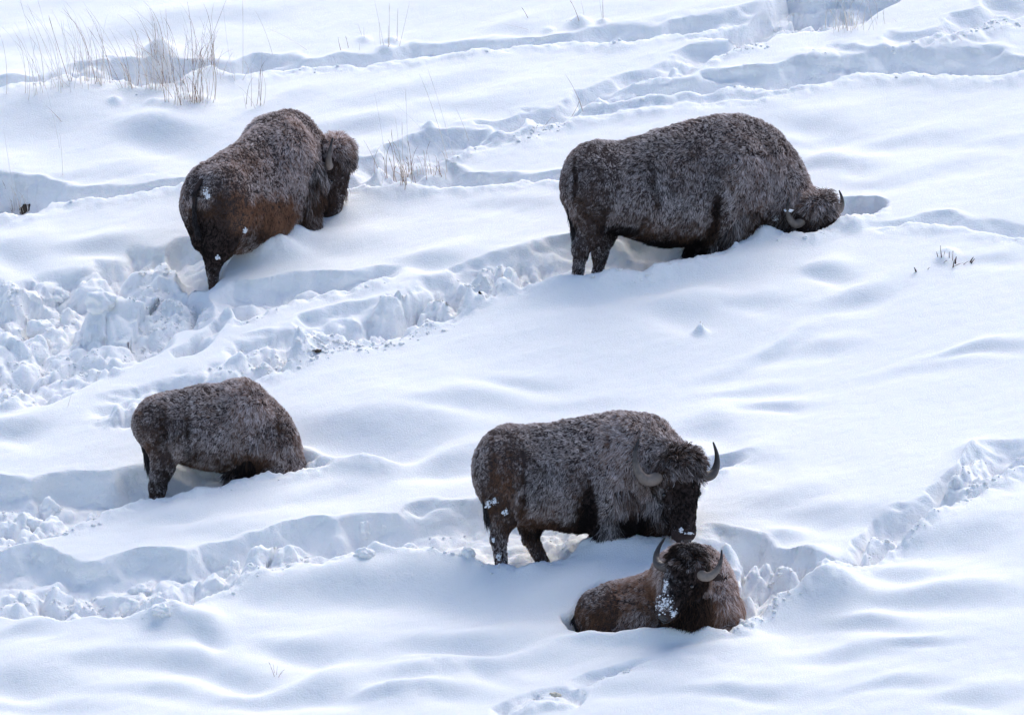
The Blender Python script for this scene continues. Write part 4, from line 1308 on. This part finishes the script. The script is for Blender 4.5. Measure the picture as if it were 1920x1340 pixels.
def tuft(label, px, py, stems, name='grass_tuft', cat='grass', seed=0, group=None):
    """stems: (base dx, base dy, tip dx, tip dy, bend, material, radius) in picture pixels round the tuft's base"""
    rng = np.random.default_rng(seed + 1000)
    c = on_snow(px, py)
    root = bpy.data.objects.new(name, None)
    root.location = c
    C.objects.link(root)
    tag(root, label, cat, group)
    for (bx, by, tx, ty, bend, mt, r) in stems:
        b = on_snow(px + bx, py + by)
        foot = b - np.array([0, 0, .06])
        dy = rng.normal() * .10
        tip = P(px + tx, py + ty, b[1] + dy)
        mid = (b * .45 + tip * .55)
        lat = np.array([1, 0, 0]) * bend * np.linalg.norm(tip - b)
        ctrl = mid + lat + np.array([0, 0, abs(bend)]) * np.linalg.norm(tip - b) * .6
        v, f = blade_mesh(foot - c, ctrl - c, tip - c, r, rng.random() < .35 and mt != 'twig')
        mesh_obj('blade', v, f, HATS[mt], root)
    return root


def stand(label, px, py, n, hmin, hmax, dx0, dx1, spread, mix, seed, r=.0034, **kw):
    n = int(n * 1.8)
    dx0 = dx0 * 1.3
    spread = spread * 1.9
    rng = np.random.default_rng(seed)
    st = []
    for i in range(n):
        bx, by = rng.normal() * spread, rng.normal() * spread * .22
        h = 1.12 * (hmin + (hmax - hmin) * rng.random() ** 1.2)
        dx = dx0 + (dx1 - dx0) * rng.random()
        if rng.random() < .16:
            dx, h = dx * 2.4 + 10 * rng.normal(), h * .5
        st.append((bx, by, bx + dx * h / hmax, by - h, rng.normal() * .10 + (.14 if dx < 0 else -.12), mix[rng.integers(len(mix))], r * (.7 + .6 * rng.random())))
    return tuft(label, px, py, st, seed=seed, **kw)


FR = ['rime', 'straw', 'rime', 'straw', 'reed']
stand('sparse frosted blades at the picture edge, left of the tall grass fan', 55, 178, 5, 60, 150, -60, -10, 14, ['straw', 'rime'], 1)
stand('tall frosted grass fan leaning left behind the small snow ledge', 112, 168, 10, 80, 165, -75, -5, 16, ['straw', 'rime', 'straw'], 2)
stand('tall pale grass just right of the left-leaning fan', 146, 152, 9, 60, 150, -50, 10, 9, FR, 3)
stand('brown-footed grass clump between the fan and the dense stand', 188, 158, 11, 35, 130, -50, 22, 6, ['straw', 'reed', 'rime'], 4)
stand('drooping grass clump on the left flank of the dense stand', 248, 164, 11, 35, 125, -80, 12, 6, ['straw', 'reed', 'rime', 'rime'], 5)
stand('rimed grass clump in the shaded track below the snow-capped mound', 282, 168, 16, 40, 150, -80, 14, 9, ['rime', 'rime', 'straw'], 6)
stand('dense white-rimed grass at the heart of the stand', 315, 160, 18, 40, 150, -70, 25, 10, ['rime', 'rime', 'straw', 'reed'], 7)
stand('short rimed grass clump at the front edge of the dense stand', 348, 192, 17, 30, 120, -60, 25, 10, ['rime', 'rime', 'straw', 'reed'], 8)
stand('grass clump with straight stems nearest the rump of the brown bison', 374, 192, 17, 30, 150, -30, 50, 8, ['rime', 'straw', 'reed'], 9)
stand('grass clump leaning right on the upper rim of the track', 388, 128, 14, 35, 125, -40, 60, 8, ['straw', 'rime', 'reed'], 10)
stand('twiggy rimed grass growing through the snow-capped mound', 303, 112, 13, 25, 100, -60, 20, 12, ['straw', 'reed', 'rime'], 11)
stand('low broken grass in the track right of the dense stand', 415, 143, 9, 15, 60, -20, 60, 14, ['rime', 'straw'], 12)
tuft('two very tall thin stems reaching the top edge of the picture', 455, 140, [(0, 0, 0, -140, .01, 'straw', .003), (-16, 8, -36, -130, -.04, 'rime', .003)], seed=13)
stand('few reddish stems just above the back of the brown bison', 478, 201, 6, 15, 95, -25, 14, 7, ['reed', 'straw'], 14)
tuft('single long bent stem rising from the smooth drift left of the brown bison', 118, 328, [(0, 0, -6, -78, .02, 'straw', .003), (-4, -48, -46, -205, .04, 'rime', .0026)], seed=15)
tuft('short crossed stems lying on the drift under the tall grass fan', 121, 226, [(0, 0, -36, -28, .02, 'reed', .0034), (-2, -2, -28, -16, .02, 'straw', .003), (4, 1, -18, -10, 0, 'straw', .003)], seed=16)
stand('tangled rimed stems in the dark hollow at the left edge', 38, 398, 10, 15, 60, -26, 12, 7, ['rime', 'straw', 'reed'], 17)
tuft('two long thin stems above the dark hollow at the left edge', 34, 392, [(0, 0, -27, -150, -.02, 'rime', .003), (2, 0, -8, -60, .02, 'straw', .003)], seed=18)
tuft('upright reddish stems beside the capped bumps left of top centre', 728, 88, [(0, 0, 0, -40, 0, 'reed', .004), (-7, -4, -26, -88, .0, 'straw', .003), (-14, -4, -18, -52, 0, 'straw', .003), (2, -2, 2, -82, .0, 'straw', .004), (16, -8, 18, -72, 0, 'reed', .0035), (18, 0, 40, -85, .03, 'straw', .003)], seed=19)
tuft('pair of short reddish stems on the rim left of the upright ones', 656, 94, [(0, 0, -8, -26, 0, 'reed', .004), (-14, 0, -22, -24, -.1, 'reed', .004), (18, 0, 18, -12, 0, 'straw', .003), (26, -24, 14, -50, 0, 'straw', .003), (27, -25, 26, -44, 0, 'straw', .003)], seed=20)
tuft('long thin stem alone between the dense stand and the reddish stems', 515, 108, [(0, 0, -38, -90, .06, 'straw', .003)], seed=21)
tuft('long arched stem falling right, its dark tip pointing at the thin one', 588, 93, [(0, 0, -92, -41, .05, 'straw', .0034)], seed=22)
stand('reddish stubble in the hollow right of the turned head', 758, 341, 15, 15, 75, -24, 16, 14, ['reed', 'straw', 'reed'], 23, r=.0042)
tuft('tall forked stems above the reddish stubble', 756, 335, [(2, 0, -2, -105, -.02, 'straw', .004), (-4, 0, -16, -120, .03, 'straw', .003), (4, 0, -22, -92, -.12, 'reed', .0036), (-30, -20, -54, -160, .02, 'rime', .003), (10, 0, 4, -170, .01, 'rime', .003), (-38, -6, -74, -72, .02, 'reed', .0036)], seed=24)
stand('short reddish stubble bunch on the right of the hollow', 804, 328, 10, 15, 42, -16, 14, 9, ['reed', 'straw'], 25, r=.0044)
tuft('long leaning stems in the track right of the stubble', 842, 298, [(0, 0, -56, -160, .03, 'straw', .0034), (10, -8, -40, -168, .02, 'rime', .003), (44, -22, 12, -96, .03, 'straw', .0034), (36, -20, -60, -72, .04, 'rime', .003), (30, -22, 26, -50, 0, 'rime', .003), (4, -2, -110, -110, .04, 'rime', .0026)], seed=26)
tuft('two crossing reddish blades on the lumpy track above the standing bison', 1096, 208, [(0, 0, -36, -68, .06, 'reed', .0036), (-30, 10, -10, -18, .2, 'reed', .0036), (-4, -2, -14, -30, .1, 'straw', .003), (-30, 12, -46, -12, 0, 'straw', .003)], seed=27)
tuft('bent dark blade lying on the rim below the crossing ones', 1016, 236, [(0, 0, 20, -16, -.02, 'reed', .0036), (42, -8, 18, -16, 0, 'reed', .003)], seed=28)
tuft('long arched stem with a dark tip bowing to the left at top centre', 1018, 53, [(0, 0, -158, -20, .03, 'straw', .0036), (-22, -16, -40, -39, .0, 'reed', .0044)], seed=29)
tuft('dark curved blade and leaning stems on a capped bump', 1088, 38, [(0, 0, -20, -38, .04, 'reed', .0044), (0, -1, -26, 4, -.4, 'reed', .0034), (10, 0, 0, -40, .02, 'straw', .003)], seed=30)
tuft('two upright dark stems cut by the top edge', 1131, 35, [(0, 0, -1, -38, 0, 'reed', .0042), (-1, 0, -7, -34, .0, 'straw', .003)], seed=31)
stand('white-rimed grass tuft beside the deep blue pit at the top', 1584, 56, 20, 20, 66, -20, 34, 9, ['rime', 'rime', 'straw'], 32, r=.0042)
stand('few rimed stems right of the white tuft by the pit', 1632, 44, 6, 15, 48, -20, 30, 16, ['rime', 'straw'], 33)
tuft('tiny dark blade on smooth snow near the upper right corner', 1782, 54, [(0, 0, -30, -2, .02, 'reed', .003)], seed=34)
tuft('small blade lying in the upper right track', 1810, 76, [(0, 0, -20, -10, .02, 'reed', .003)], seed=35)
tuft('thin rimed stem among the churned clods at the far left', 124, 762, [(0, 0, 12, -28, .02, 'straw', .003), (6, -8, 18, -18, .0, 'reed', .003)], seed=36)
tuft('tiny stem poking from a snow cone on the open slope', 1313, 612, [(0, 0, 0, -10, 0, 'reed', .004), (3, 0, 5, -7, 0, 'straw', .003)], seed=37)
rngs = np.random.default_rng(5)
tuft('small branching brown sprig in the drifts at the bottom left', 518, 1268, [(0, 0, -14, -28, .0, 'reed', .003), (-2, -4, -6, -24, 0, 'reed', .003), (0, -2, 2, -20, 0, 'reed', .003), (0, 0, 12, -12, .0, 'reed', .003), (2, -4, 16, -14, 0, 'reed', .003), (-4, -8, -10, -18, 0, 'reed', .003)], 'plant_sprig', 'plant', 38)
tuft('row of small seed stalks on the capped bump, upper sprig of the dark twigs', 1772, 488, [(-6, -6, -9, -28, 0, 'twig', 0.0075), (-12, -6, -16, -16, 0, 'twig', 0.0075), (-4, -6, 0, -18, 0, 'reed', 0.0060), (8, -2, 8, -16, 0, 'twig', 0.0075), (14, -4, 15, -18, 0, 'reed', 0.0060), (2, 2, 3, -12, 0, 'twig', 0.0075)], 'plant_sprig', 'plant', 39)
tuft('dark bunched twigs poking up from the smooth slope', 1790, 498, [(0, 0, 3, -17, 0, 'twig', 0.0165), (2, 0, 9, -15, 0, 'twig', 0.0180), (-4, 0, 0, -12, 0, 'twig', 0.0090), (-4, -8, 0, -18, 0, 'twig', 0.0090), (-8, 0, 10, -4, 0, 'twig', 0.0075), (-36, 5, -10, 1, .02, 'twig', .008), (-22, 4, 18, -6, .02, 'twig', .008), (6, -2, 28, -9, 0, 'twig', .008), (-30, -4, -14, -10, 0, 'reed', .007), (-60, 8, -30, 4, .02, 'twig', .008)], 'plant_sprig', 'plant', 40)
tuft('dark forked twig on the right of the bunched ones', 1815, 494, [(0, 0, 10, -12, 0, 'twig', 0.0165), (1, 0, 13, -9, 0, 'twig', 0.0135), (-4, 1, 4, -4, 0, 'twig', 0.0075)], 'plant_sprig', 'plant', 41)
tuft('bare dark twig lying flat, left of the bunched ones', 1716, 505, [(6, 1, -16, -6, .0, 'twig', 0.0075), (4, 2, -2, -4, 0, 'twig', 0.0150), (18, 0, 28, -4, 0, 'twig', 0.0060)], 'twig', 'twig', 42)


# bare ground and stained snow showing in holes
def lump_thing(name, label, cat, px, py, r, mat, seed, rough=.4, lift=0.0, kids=None):
    c = on_snow(px, py)
    v, f = blob_mesh(np.array([0, 0, lift]), np.array(r), seed, rough, None, 4 if name == 'snow_block' else 3)
    o = mesh_obj(name, v, f, mat, None, True, c)
    tag(o, label, cat)
    return o


lump_thing('earth_clod', 'dark earth clod in the hollow among tangled stems at the left edge', 'earth', 50, 390, (.07, .05, .06), M_EARTH, 61, .35, -.015)
lump_thing('earth_clod', 'small dark hole of bare earth below the lumpy track', 'earth', 596, 657, (.055, .05, .016), M_EARTH, 62, .5, 0)
lump_thing('earth_clod', 'dark speck of earth in the churned track behind the grazing bison', 'earth', 900, 551, (.014, .014, .02), M_EARTH, 63, .5, .005)
M_STAIN = simple_mat('stained_snow', (.66, .60, .48), .85, .3, 20, .2)
lump_thing('stained_snow_lump', 'yellowish stained snow lump in the broken snow at the bottom edge', 'snow lump', 1044, 1302, (.05, .04, .025), M_STAIN, 64, .7, 0)

# free blocks of snow
M_BLOCK = M_SNOW
for (px, py, r, sd, lab) in [
    (92, 965, (.12, .11, .13), 71, 'rounded snow block standing in the trench at the far left'),
    (60, 990, (.13, .10, .10), 72, 'low snow block in front of the rounded one at the far left'),
    (684, 1040, (.085, .08, .06), 73, 'lower lump of the little snow pillar in the middle trench'),
    (684, 1006, (.055, .055, .085), 74, 'upper lump of the little snow pillar in the middle trench'),
    (262, 1112, (.10, .08, .07), 75, 'upper snow block in the broken lower trench'),
    (252, 1140, (.11, .08, .08), 76, 'jagged snow block under the upper one in the lower trench'),
    (302, 1146, (.09, .08, .06), 77, 'small snow block right of the jagged one in the lower trench'),
    (436, 1075, (.08, .08, .10), 78, 'pointed snow block at the bend of the lower trench'),
    (878, 1042, (.07, .06, .07), 79, 'round snow ball behind the hind legs of the horned standing bison'),
    (190, 570, (.16, .12, .12), 80, 'large snow block in the churned patch at the left'),
    (110, 560, (.12, .10, .10), 81, 'snow block left of the large one in the churned patch'),
    (75, 620, (.13, .12, .12), 82, 'snow block near the left edge of the churned patch'),
]:
    lump_thing('snow_block', lab, 'snow block', px, py, r, M_BLOCK, sd, .38, r[2] * .1 if sd != 74 else .06)

# loose crumbs of snow along the rims and among the clods: nobody could count them
rng = np.random.default_rng(99)
core = CRUMB.copy()
core[core < .16] = 0
core[~near_view] = 0
core = core * np.clip(.2 + 1.6 * vnoise2(GX * 1.3, GY * 1.3, 88), 0, 2)
wts = (core ** 1.3).ravel()
cell_area = (np.gradient(gy)[:, None] * np.gradient(gx)[None, :]).ravel()
wts = wts * cell_area
wts /= wts.sum()
import bmesh
bm = bmesh.new()
bmesh.ops.create_icosphere(bm, subdivisions=1, radius=1)
iv = np.array([v.co[:] for v in bm.verts]); if_ = np.array([[v.index for v in f.verts] for f in bm.faces])
bm.free()
NCR = 4200
pick = rng.choice(len(wts), NCR, p=wts)
sz = .004 + .022 * rng.random(NCR) ** 4
cx = GX.ravel()[pick] + rng.normal(size=NCR) * .01
cy = GY.ravel()[pick] + rng.normal(size=NCR) * .01
cz = np.array([ground(x, y) for x, y in zip(cx, cy)]) + sz * .1
vs = iv[None] * (1 + .25 * rng.normal(size=(NCR, len(iv), 1))) * sz[:, None, None] * np.array([1.1, 1.0, .8])
vs = vs + np.stack([cx, cy, cz], 1)[:, None]
fs = (if_[None] + (np.arange(NCR) * len(iv))[:, None, None]).reshape(-1, 3)
cr = mesh_obj('snow_crumbs', vs.reshape(-1, 3), fs, M_SNOW)
tag(cr, 'loose crumbs of snow scattered along the trench rims', kind='stuff')
